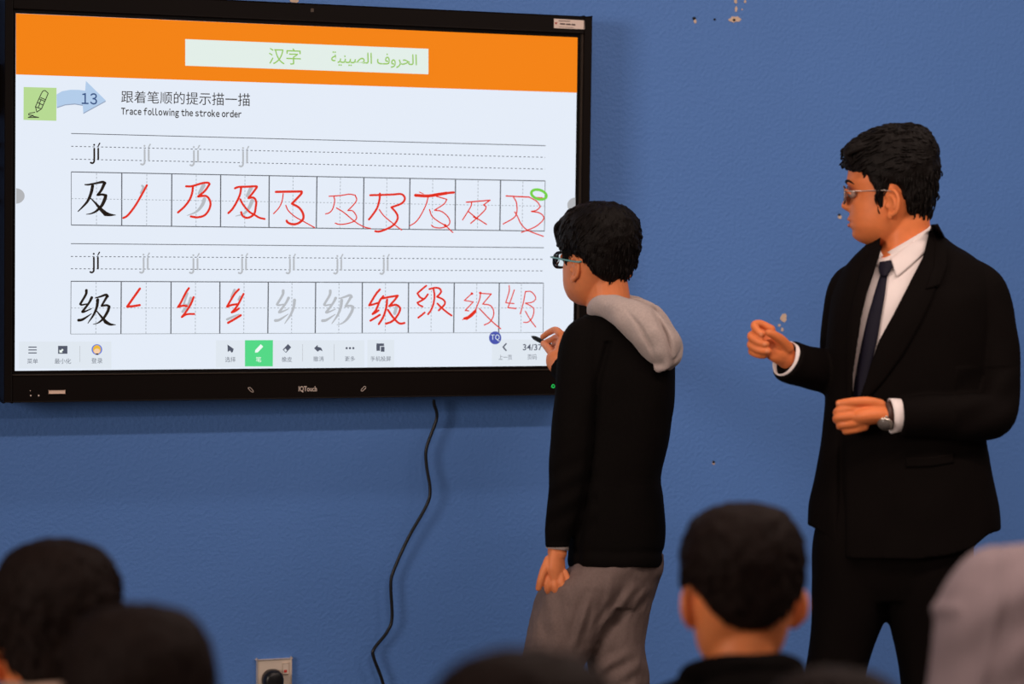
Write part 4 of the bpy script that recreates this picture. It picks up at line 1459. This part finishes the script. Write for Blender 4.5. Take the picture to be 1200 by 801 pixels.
# --- watch on the left wrist
wt = MB()
c0 = np.array([1040.5, 486.8, 91])
T = np.array([1040.5, 487, 90.5]) - np.array([1052, 486, 87])
T = T / np.linalg.norm(T)
A = np.cross(T, (0, 0, 1))
A /= np.linalg.norm(A)
B = np.cross(T, A)
wt.loft([[c0 + T * o_ + r * (math.cos(q) * A + 0.9 * math.sin(q) * B) for q in np.linspace(0, 2 * math.pi, 36, endpoint=False)]
         for o_, r in ((-3.8, 15.2), (-3.6, 16.2), (3.6, 16.2), (3.8, 15.2), (3.6, 13.0), (-3.6, 13.0), (-3.8, 15.2))], cap=False)
watch, _ = build(SM, 'watch_strap', wt, M['watch_leather'], man)
# case faces down and out to the viewer
n_ = np.array([-0.25, 0.62, 0.74])
n_ /= np.linalg.norm(n_)
u_ = np.cross(n_, T)
u_ /= np.linalg.norm(u_)
v_ = np.cross(n_, u_)
cc = np.array([1037.5, 495.5, 104.5])


def disc_loft(c, prof, nn=32):
    return MB().loft([[c + n_ * h + r * (math.cos(q) * u_ + math.sin(q) * v_) for q in np.linspace(0, 2 * math.pi, nn, endpoint=False)] for h, r in prof])


build(SM, 'watch_case', disc_loft(cc, [(-1.5, 8.0), (0, 9.2), (2.4, 9.4), (3.4, 8.6)]), M['watch_steel'], watch)
build(SM, 'watch_dial', disc_loft(cc, [(3.0, 7.2), (3.7, 7.2), (3.75, 0.5)]), M['watch_face'], watch)
build(SM, 'watch_crown', MB().ellipsoid(cc + u_ * 10, (1.6, 1.6, 1.6), nu=10, nv=8), M['watch_steel'], watch)

# ------------------------------------------------------------------ the boy at the display
ZBOY = 5.15
SB = Space(ZBOY)
fb = floor_py(690, ZBOY)
boy = thing('person', W(690, fb, ZBOY), 'person in a black hoodie with a grey hood, writing on the display', 'person')
PB = Pose(701.5, 297.0, 0, 0.865, 52, 6)

b = MB()
b.merge(PB.mb(head_surface()))
b.merge(PB.mb(ear_mesh(1, 4, -3)))
b.merge(PB.mb(ear_mesh(-1, 30, -3)))
b.tube([(708, 310, 6), (712, 340, 4), (715, 372, 4), (718, 392, 4)], [24, 25, 28, 36], n=24)
rows = [(378, 690, 745, 2, 30), (392, 676, 768, 2, 42), (420, 674, 776, 4, 48), (476, 676, 776, 4, 48), (560, 672, 764, 2, 46), (640, 674, 764, 2, 50), (690, 676, 758, 0, 46)]
b.loft([ring(y, xl, xr, dc, hd) for y, xl, xr, dc, hd in interp_rows(rows, 12)])
for L in ([(675, 664, 718, 12, 38), (740, 640, 694, 12, 36), (850, 618, 658, 12, 28), (960, 614, 648, 10, 22), (fb - 20, 612, 640, 8, 17)],
          [(675, 706, 762, -16, 40), (740, 700, 748, -20, 36), (850, 712, 750, -20, 27), (960, 716, 748, -22, 22), (fb - 20, 716, 744, -24, 17)]):
    b.loft([ring(*r) for r in interp_rows(L, 20)])
# hanging left arm and hand
b.tube([(688, 396, 34), (675, 450, 46), (668, 515, 50), (660, 590, 48), (654, 636, 47), (653, 648, 47)], [20, 18, 16, 13, 11.5, 11.5], n=18)
b.tube([(653, 642, 47), (652, 654, 48), (651.5, 666, 48), (652, 676, 48)], [11.5, 14, 15.5, 13], n=18, flat=0.62, up=(1, 0, 0.5))
finger(b, [(643.5, 670, 50), (641.5, 681, 54), (641.5, 690, 52), (644.5, 695, 46)], 4.6, 3.7)
finger(b, [(650, 673, 52), (649.5, 685, 56), (651.5, 693, 53), (655, 696, 47)], 4.7, 3.8)
finger(b, [(656.5, 673, 52), (658, 684, 55), (661.5, 691.5, 52), (665, 694, 47)], 4.6, 3.7)
finger(b, [(661.5, 670, 49), (666, 680, 51), (669.5, 687, 49), (673, 690.5, 46)], 4.1, 3.4)
finger(b, [(643, 655, 52), (637.5, 667, 57), (633.5, 679, 58), (631, 689, 55)], 5.2, 3.8)
# right arm reaching to the display, hand closed round the stylus
b.tube([(762, 404, -34), (722, 482, -130), (690, 455, -180), (655, 428, -232), (651, 420, -240)], [20, 17, 15, 12, 11.5], n=18)
b.tube([(653, 426, -236), (656, 414, -250), (659, 404, -262), (660, 396, -268)], [11, 12, 12, 9], n=18, flat=0.62, up=(1, 0.2, 0.3))
finger(b, [(657, 391, -262), (651, 386.4, -276), (643, 389.5, -292), (636, 394.5, -302)], 4.6, 3.4)
finger(b, [(660, 396, -270), (653, 394.5, -296), (646, 398, -310), (640, 400.5, -316)], 4.4, 3.3)
finger(b, [(661, 403, -270), (655, 402, -296), (648, 406, -306), (645, 410, -302)], 4.4, 3.4)
finger(b, [(661, 408, -262), (655, 407, -280), (649, 410, -286), (648, 414, -280)], 4.1, 3.4)
finger(b, [(652, 424, -236), (648, 415.5, -254), (642, 407.5, -272), (637.2, 402.2, -286)], 5.8, 4.1)
for x, dd in ((625, 8), (730, -24)):
    b.tube([(x + 2, fb - 24, dd + 8), (x - 2, fb - 15, dd - 6), (x - 14, fb - 11, dd - 30)], [15, 13, 9], n=14, flat=0.8)
body2, _ = build(SB, 'body', b, M['skin_boy'], boy, remesh=1.15, smooth=1)
eyes_and_mouth(PB, SB, body2, M['hair'])


def boy_line(x, d):
    return np.interp(x, [985, 1000, 1012, 1020, 1025, 1030, 1034, 1040, 1052, 1064, 1071, 1078, 1086, 1094, 1104], [208, 209, 212, 217, 230, 232, 224, 219, 218, 220, 225, 235, 246, 254, 258])


BROWS = [(143.5, 1048, 1068, 8), (146, 1036, 1079, 19), (150, 1022, 1088, 31), (157, 1007, 1095, 40), (165, 997, 1100, 45.5), (175, 990, 1103, 49), (186, 987, 1104.5, 50.5), (196, 987, 1104.5, 51),
         (204, 988, 1103, 50.5), (212, 990, 1101, 50), (222, 993, 1099, 48.5), (232, 996, 1096.5, 46.5), (244, 998, 1093.5, 44), (254, 1000, 1090.5, 41), (264, 1004, 1086, 36)]
hb_ = hair_mesh(BROWS, boy_line, 11, amp=1.8, strands=900, flow=lambda x, y, d: np.array([-0.35 if y < 195 else 0.0, 0.9, 0.1 * np.sign(d)]), lift=1.6)
r_ = random.Random(8)
for i in range(30):
    dd = r_.uniform(-42, 42)
    hb_.tube([(1030 - HC[0], 158 - HC[1] + abs(dd) * 0.16, dd * 0.85), (1006 - HC[0], 172 - HC[1] + abs(dd) * 0.16, dd * 0.9), (994 - HC[0] + abs(dd) * 0.12, 190 + r_.uniform(-3, 3) - HC[1], dd * 0.9),
              (994 - HC[0] + abs(dd) * 0.2, 206 + r_.uniform(-5, 4) - HC[1], dd * 0.88)], [3, 4.2, 3.6, 0.6], n=7, smooth=4)
build(SB, 'hair', PB.mb(hb_), M['hair'], boy)
spectacles(PB, SB, boy, M['frame_navy'], M['frame_teal'], M['lens'], False, 1.3, front_x=-61, eye_y=15, tip_x=10, hook=False)

# sweatpants
pt = MB()
PL = [(648, 676, 772, 4, 54), (662, 670, 764, 8, 55), (678, 650, 752, 10, 56), (692, 633, 742, 12, 56), (720, 622, 722, 13, 53), (750, 615.5, 703, 13, 48), (775, 611, 686, 13, 44), (801, 607.5, 677, 12, 42), (850, 603, 668, 12, 40), (950, 602, 662, 10, 37), (fb - 34, 602, 655, 8, 32), (fb - 18, 606, 650, 8, 26)]
PR = [(648, 684, 777, -4, 56), (669, 688, 777.5, -8, 56), (686, 690, 771, -12, 54), (715, 690, 762, -16, 50), (754, 688, 756, -18, 46), (784, 690, 760, -20, 45), (801, 692, 760, -20, 43), (850, 698, 762, -20, 41), (950, 704, 760, -22, 37), (fb - 34, 704, 756, -24, 32), (fb - 18, 708, 750, -24, 26)]
for L in (PL, PR):
    pt.loft([ring(*r) for r in interp_rows(L, 10)])
pt.loft([ring(*r) for r in interp_rows([(640, 674, 772, 2, 54), (660, 672, 773, 2, 56), (690, 660, 766, 0, 56), (712, 668, 752, 0, 48)], 10)])
FOLDS = [((690, 700), (672, 760), 4, 4.0), ((742, 690), (700, 745), 5, 5.0), ((760, 690), (740, 712), 4, 2.4), ((716, 672), (712, 735), 6, 2.4), ((640, 690), (655, 770), 6, 1.8), ((694, 790), (740, 762), 5, 3.0), ((716, 800), (756, 775), 5, 2.6), ((712, 770), (700, 800), 5, 2.2)]


def pants_shape(V):
    V = add_noise(V, 2.4, 24, 2.0, (1, 0.6, 1))
    V = add_noise(V, 0.9, 8, 6.0, (1.3, 0.5, 1))
    for i, (x, y, d) in enumerate(V):
        if d < -5:
            continue
        for (x0, y0), (x1, y1), wd, am in FOLDS:
            L2 = (x1 - x0) ** 2 + (y1 - y0) ** 2
            t = max(0, min(1, ((x - x0) * (x1 - x0) + (y - y0) * (y1 - y0)) / L2))
            q = math.hypot(x - x0 - t * (x1 - x0), y - y0 - t * (y1 - y0))
            V[i, 2] += am * (gauss(q, wd) - 0.6 * gauss(q - wd * 1.9, wd)) * math.sin(math.pi * min(1, max(0.05, t * 0.9 + 0.08)))
    return V


pants, VFp = build(SB, 'sweatpants', pt, M['sweat'], boy, remesh=2.2, smooth=3, fn=pants_shape)
for x, dd in ((628, 8), (729, -24)):
    s_ = MB()
    s_.tube([(x + 6, fb - 12, dd + 24), (x, fb - 13, dd), (x - 10, fb - 9, dd - 26), (x - 18, fb - 7, dd - 46)], [15, 17, 15, 9], n=16, flat=0.75, up=(0, 1, 0))
    V = np.array(s_.v)
    V[:, 1] = np.minimum(V[:, 1], fb - 0.5)
    s_.v = [tuple(p) for p in V]
    build(SB, 'sneaker', s_, M['shoe_white'], boy, remesh=2.0, smooth=3)

# hoodie
hd = MB()
rows = [(362, 694, 742, 4, 34), (370, 684, 758, 4, 42), (380, 672, 774, 4, 50), (392, 667, 785, 5, 56), (410, 666, 790, 6, 60), (440, 667, 791, 7, 63), (476, 668, 789.5, 7, 62), (524, 667, 783, 6, 60), (560, 664, 774, 5, 58),
        (579, 664, 776, 5, 59), (604, 664, 779, 5, 61), (622, 664, 780, 5, 62), (640, 665, 778.5, 5, 61), (646, 666, 776, 5, 59), (655, 665, 777, 5, 60), (664, 667, 775, 5, 58)]
hd.loft([ring(y, xl, xr, dc, hd_, n=56) for y, xl, xr, dc, hd_ in interp_rows(rows, 7)])
hd.tube([(694, 386, 28), (682, 404, 38), (677, 444, 48), (670, 515, 52), (662, 586, 50), (655, 622, 48.5), (653, 634, 48), (653, 641, 48)], [22, 26, 25, 25, 21, 16.5, 14.5, 14.5], n=26, smooth=6, round_ends=False)
hd.tube([(764, 394, -28), (750, 440, -80), (722, 484, -130), (692, 460, -178), (664, 434, -222), (658, 428, -230)], [28, 26, 25, 22, 17, 16], n=24, smooth=6, round_ends=False)


def hoodie_shape(V):
    V = add_noise(V, 1.8, 26, 3.0, (1, 0.6, 1))
    for i, (x, y, d) in enumerate(V):
        if d > 20:                          # seam valley between the arm and the back, and creases at the elbow
            V[i, 2] -= 6.0 * gauss(x - np.interp(y, [390, 450, 560, 640], [716, 700, 690, 678]), 4) * (1 if y > 400 else 0)
            if x < 700:
                V[i, 2] += 1.8 * math.sin((y + 0.5 * x) * 0.22) * gauss(y - 585, 42)
    return V


hoodie, VFh = build(SB, 'hoodie', hd, M['hoodie'], boy, remesh=2.0, smooth=3, fn=hoodie_shape)
bh = bvh_of(VFh)
# grey hood lying on the back
ho = MB()
ho.tube([(696, 364, 22), (703, 359, 34), (720, 361, 50), (738, 371, 60), (755, 383, 64), (770, 399, 62), (779, 411, 58), (783, 417, 55)], [9, 13, 16, 20.5, 24, 25, 23, 17], n=30, smooth=5)
ho.tube([(694, 362, 20), (702, 355, 8), (716, 350, -6), (736, 353, -14), (756, 360, -8), (770, 372, 10)], [6, 7.5, 8, 8, 8, 8], n=16, smooth=5)
ho.tube([(738, 357, 20), (756, 361, 34), (771, 371, 46), (783, 386, 52), (792, 402, 52), (791, 416, 52), (783, 427, 54)], [8, 9.5, 9.5, 8.5, 7.5, 7.5, 8], n=16, smooth=5)
ho.tube([(720, 352, 30), (742, 360, 62), (760, 378, 80), (775, 402, 80), (781, 424, 70), (771, 431, 66)], [6, 7, 6.5, 6, 6, 6], n=14, smooth=5)


def hood_shape(V):
    V = add_noise(V, 1.6, 16, 5.0, (1, 1, 1))
    for i, (x, y, d) in enumerate(V):
        q = abs((x - np.interp(y, [350, 372, 392, 415], [758, 771, 781, 788])))
        V[i, 2] -= 9 * gauss(q, 3.2) * gauss(y - 392, 26) * (d > 20)
        q = abs((x - np.interp(y, [356, 380, 405, 430], [728, 748, 762, 770])))
        V[i, 2] -= 4 * gauss(q, 3.0) * gauss(y - 396, 26) * (d > 20)
    return V


build(SB, 'hood', ho, M['heather'], boy, remesh=1.6, smooth=3, fn=hood_shape)
# cuff of the undershirt below the sleeve, ribbed hem
cu = MB()
cu.loft([[(653 + r * math.cos(q), yy + 1.5 * math.cos(q), 48 + r * 0.95 * math.sin(q)) for q in np.linspace(0, 2 * math.pi, 28, endpoint=False)] for yy, r in ((636, 13.2), (643.5, 13.4), (643.5, 12.2), (636, 12.0))], cap=False)
build(SB, 'undershirt_cuff', cu, M['heather'], boy)
for y0, y1 in ((470, 476), (480, 486), (490, 496)):
    x = 654.0
    pr = MB().ellipsoid((np.interp(y0, [470, 496], [652.0, 650.5]), (y0 + y1) / 2, hit(bh, 652, y0, 30) * 0 - 4), (1.6, (y1 - y0) / 2, 3.0))
    build(SB, 'hoodie_print', pr, M['shirt'], hoodie)

# the stylus
p1 = W(655, 409.5, ZBOY + 292 * SB.k)
tip = onplane(622.6, 393.8, YS - 0.002)
ax = (p1 - tip) / np.linalg.norm(p1 - tip)
st = thing('stylus', tip, 'black pointed stylus held in the hand of the boy against the display', 'stylus')
pen = MB().tube([tip + ax * q for q in (0.022, 0.04, 0.09, 0.145)], [0.0050, 0.0056, 0.0056, 0.0052], n=16, smooth=2, up=(0, 0.3, 1))
build_o = link('barrel', pen.v, pen.f, M['stylus'], st)
fix_normals(build_o)
pen = MB().tube([tip + ax * q for q in (0.0006, 0.006, 0.016, 0.0235)], [0.0009, 0.0022, 0.0042, 0.0050], n=16, smooth=2, up=(0, 0.3, 1), round_ends=False)
fix_normals(link('nib', pen.v, pen.f, M['stylus'], st))

# ------------------------------------------------------------------ children watching, seen from behind


def child(px, top, s, Z, yaw, label, hair_m, cloth_m, ear=(28, 0), *, hooded=None, collar=82, hood_col=False, nape=250.0, drop=0.0, seed=1, hair=True, glasses=None, pitch=0):
    sp = Space(Z)
    k = sp.k
    cy = top + (215 - 144.5) * s
    fy = floor_py(px, Z)
    root = thing('person', W(px, fy, Z), label, 'person')
    P = Pose(px, cy, 0, s, yaw, pitch)
    seat = fy - 0.40 / k
    m = 1 / k / 1000.0                     # px per millimetre
    b = MB()
    hs = P.mb(head_surface(4.0, 56))
    b.merge(hs)
    b.merge(P.mb(ear_mesh(1, *ear)))
    b.merge(P.mb(ear_mesh(-1, *ear)))
    yn = cy + collar * s
    b.tube([(px, cy + 30 * s, 2 * s), (px, cy + 60 * s, 4 * s), (px, yn, 6 * s), (px, yn + 24 * s, 6 * s)], [27 * s, 27 * s, 29 * s, 40 * s], n=22)
    rows = [(yn, px - 40 * s, px + 40 * s, 6 * s, 34 * s), (yn + 26 * s, px - 86 * s, px + 86 * s, 4 * s, 44 * s), (yn + 90 * s, px - 84 * s, px + 84 * s, 4 * s, 50 * s), (seat, px - 84 * s, px + 84 * s, 0, 54 * s), (seat + 40 * s, px - 70 * s, px + 70 * s, 0, 40 * s)]
    b.loft([ring(y, xl, xr, dc, hd_) for y, xl, xr, dc, hd_ in interp_rows(rows, 10 * s)])
    knee = -0.36 / k
    for sg in (-1, 1):
        b.tube([(px + sg * 42 * s, seat + 10 * s, 0), (px + sg * 50 * s, seat, knee * 0.5), (px + sg * 52 * s, seat, knee), (px + sg * 52 * s, (seat + fy) / 2, knee - 4 * s), (px + sg * 52 * s, fy - 14 * s, knee + 4 * s), (px + sg * 54 * s, fy - 9 * s, knee - 30 * s)],
               [38 * s, 34 * s, 26 * s, 22 * s, 16 * s, 9 * s], n=16)
        ys = yn + 34 * s
        el = (px + sg * 104 * s, yn + 150 * s, -20 * s)
        wr = (px + sg * 56 * s, seat - 42 * s, knee * 0.62)
        b.tube([(px + sg * 84 * s, ys, 4 * s), el, wr], [26 * s, 20 * s, 14 * s], n=14)
        for q in range(4):
            fx = wr[0] - sg * (q - 1.5) * 9 * s
            finger(b, [(fx, wr[1] + 2 * s, wr[2] - 8 * s), (fx, wr[1] + 1 * s, wr[2] - 28 * s), (fx - sg * 2 * s, wr[1] + 8 * s, wr[2] - (44 + 4 * (q in (1, 2))) * s)], 5.4 * s, 4.2 * s, n=8)
        finger(b, [(wr[0] - sg * 10 * s, wr[1], wr[2] - 2 * s), (wr[0] - sg * 22 * s, wr[1] + 2 * s, wr[2] - 16 * s), (wr[0] - sg * 24 * s, wr[1] + 5 * s, wr[2] - 26 * s)], 6 * s, 4.6 * s, n=8)
    build(sp, 'body', b, M['skin_kid'], root, remesh=2.0 * s, smooth=2)
    if hair:
        hr = hair_mesh(BROWS, lambda x, d: min(boy_line(x, d) + drop, nape), seed, amp=1.4, strands=700, flow=lambda x, y, d: np.array([0.0 if y > 190 else -0.3, 0.9, 0.0]), lift=1.2)
        build(sp, 'hair', P.mb(hr), hair_m, root)
    # top with sleeves
    g = MB()
    rows = [(yn - 6 * s, px - 46 * s, px + 46 * s, 6 * s, 40 * s), (yn + 8 * s, px - 78 * s, px + 78 * s, 5 * s, 46 * s), (yn + 28 * s, px - 98 * s, px + 98 * s, 4 * s, 52 * s), (yn + 90 * s, px - 96 * s, px + 96 * s, 4 * s, 58 * s), (seat, px - 94 * s, px + 94 * s, 0, 62 * s), (seat + 26 * s, px - 92 * s, px + 92 * s, 0, 60 * s)]
    g.loft([ring(y, xl, xr, dc, hd_) for y, xl, xr, dc, hd_ in interp_rows(rows, 10 * s)])
    for sg in (-1, 1):
        g.tube([(px + sg * 80 * s, yn + 32 * s, 4 * s), (px + sg * 106 * s, yn + 90 * s, 0), (px + sg * 106 * s, yn + 150 * s, -20 * s), (px + sg * 60 * s, seat - 44 * s, knee * 0.58)], [32 * s, 30 * s, 27 * s, 21 * s], n=18)
    if hood_col:
        rim = [(px + 44 * s * math.cos(t), yn - (10 + 8 * math.sin(t * 1 + 0.4)) * s + 6 * s, 8 * s + 40 * s * math.sin(t)) for t in np.linspace(-0.3, math.pi + 0.3, 14)]
        g.tube(rim, [9 * s] * 2 + [13 * s] * 10 + [9 * s] * 2, n=14, smooth=3)
        g.ellipsoid((px + 6 * s, yn + 34 * s, 52 * s), (58 * s, 44 * s, 22 * s))
    else:
        rim = [(px + 38 * s * math.cos(t), yn - 4 * s, 6 * s + 36 * s * math.sin(t)) for t in np.linspace(0, 2 * math.pi, 20)]
        g.tube(rim, 7 * s, n=10, smooth=2)
    build(sp, 'top', g, cloth_m, root, remesh=2.6 * s, smooth=3, fn=lambda V: add_noise(V, 2.2 * s, 28 * s, seed, (1, 0.7, 1)))
    t = MB()
    t.loft([ring(y, xl, xr, dc, hd_) for y, xl, xr, dc, hd_ in [(seat - 10 * s, px - 86 * s, px + 86 * s, 0, 58 * s), (seat + 20 * s, px - 88 * s, px + 88 * s, 0, 60 * s), (seat + 48 * s, px - 74 * s, px + 74 * s, 0, 46 * s)]])
    for sg in (-1, 1):
        t.tube([(px + sg * 44 * s, seat + 12 * s, 0), (px + sg * 52 * s, seat, knee * 0.5), (px + sg * 52 * s, seat, knee), (px + sg * 52 * s, (seat + fy) / 2, knee - 4 * s), (px + sg * 52 * s, fy - 22 * s, knee + 4 * s)],
               [46 * s, 42 * s, 35 * s, 30 * s, 26 * s], n=18)
    build(sp, 'trousers', t, M['trouser'], root, remesh=3.0 * s, smooth=2)
    for sg in (-1, 1):
        sh_ = MB().tube([(px + sg * 52 * s, fy - 13 * s, knee + 22 * s), (px + sg * 52 * s, fy - 13 * s, knee), (px + sg * 54 * s, fy - 9 * s, knee - 34 * s)], [17 * s, 18 * s, 11 * s], n=14, up=(0, 1, 0), flat=0.8)
        sh_.v = [(x, min(y, fy - 0.5), d) for x, y, d in sh_.v]
        build(sp, 'shoe', sh_, M['shoe'], root)
    if hooded:
        h = MB()
        h.loft([ring(y, xl, xr, dc, hd_, n=56, ex=0.95, ed=0.95) for y, xl, xr, dc, hd_ in interp_rows(hooded, 4)])

        def shp(V):
            V = add_noise(V, 4.0, 42, 7.0, (1, 0.6, 1))
            for i, (x, y, d) in enumerate(V):
                V[i, 0] -= 5.5 * gauss(y - 712, 9) * (1 if x < px - 60 else 0)
                V[i, 2] += 3.0 * math.sin((x * 0.6 + y) * 0.09) * (1 if d > 0 else 0)
                V[i, 2] += 5 * gauss(x - np.interp(y, [640, 700, 801], [1180, 1172, 1150]), 6)
            return V
        build(sp, 'hood', h, cloth_m, root, remesh=2.2, smooth=4, fn=shp)
    return root


child(870, 589.5, 1.40, 3.2, 77, 'person with short dark hair and bare ears in a black hoodie, before the suited man', M['hair_brown'], M['dark_cloth'], (40, -7), hood_col=True, collar=79, seed=21)
child(67, 632, 1.50, 3.15, 90, 'person with dark hair in a beige top at the left edge of the picture', M['hair_brown'], M['beige_cloth'], collar=51, nape=268.0, drop=22.0, seed=22)
child(163, 708, 1.76, 2.5, 92, 'person with dark hair in the lower left corner, the nearer of the two there', M['hair_brown'], M['dark_cloth'], seed=23)
child(614, 761, 2.3, 2.05, 92, 'person at the bottom edge with brown hair in front of the grey sweatpants', M['hair_brown'], M['dark_cloth'], seed=24)
child(978, 783, 1.75, 2.35, 90, 'person at the bottom edge with only the top of dark hair showing before black trousers', M['hair_brown'], M['dark_cloth'], seed=25)
child(1190, 652, 1.52, 2.85, 88, 'person in a mauve grey hood at the right edge of the picture', M['hair_brown'], M['mauve'], collar=72, seed=26, hair=False,
      hooded=[(639, 1160, 1222, 0, 26), (645, 1143, 1240, 0, 48), (656, 1130, 1256, 0, 66), (672, 1117, 1270, 0, 82), (692, 1104, 1280, 2, 92), (715, 1096, 1286, 4, 98), (745, 1091.5, 1290, 6, 102), (775, 1089, 1292, 6, 104), (801, 1086, 1294, 6, 104), (835, 1080, 1298, 6, 104), (860, 1090, 1290, 6, 90)])
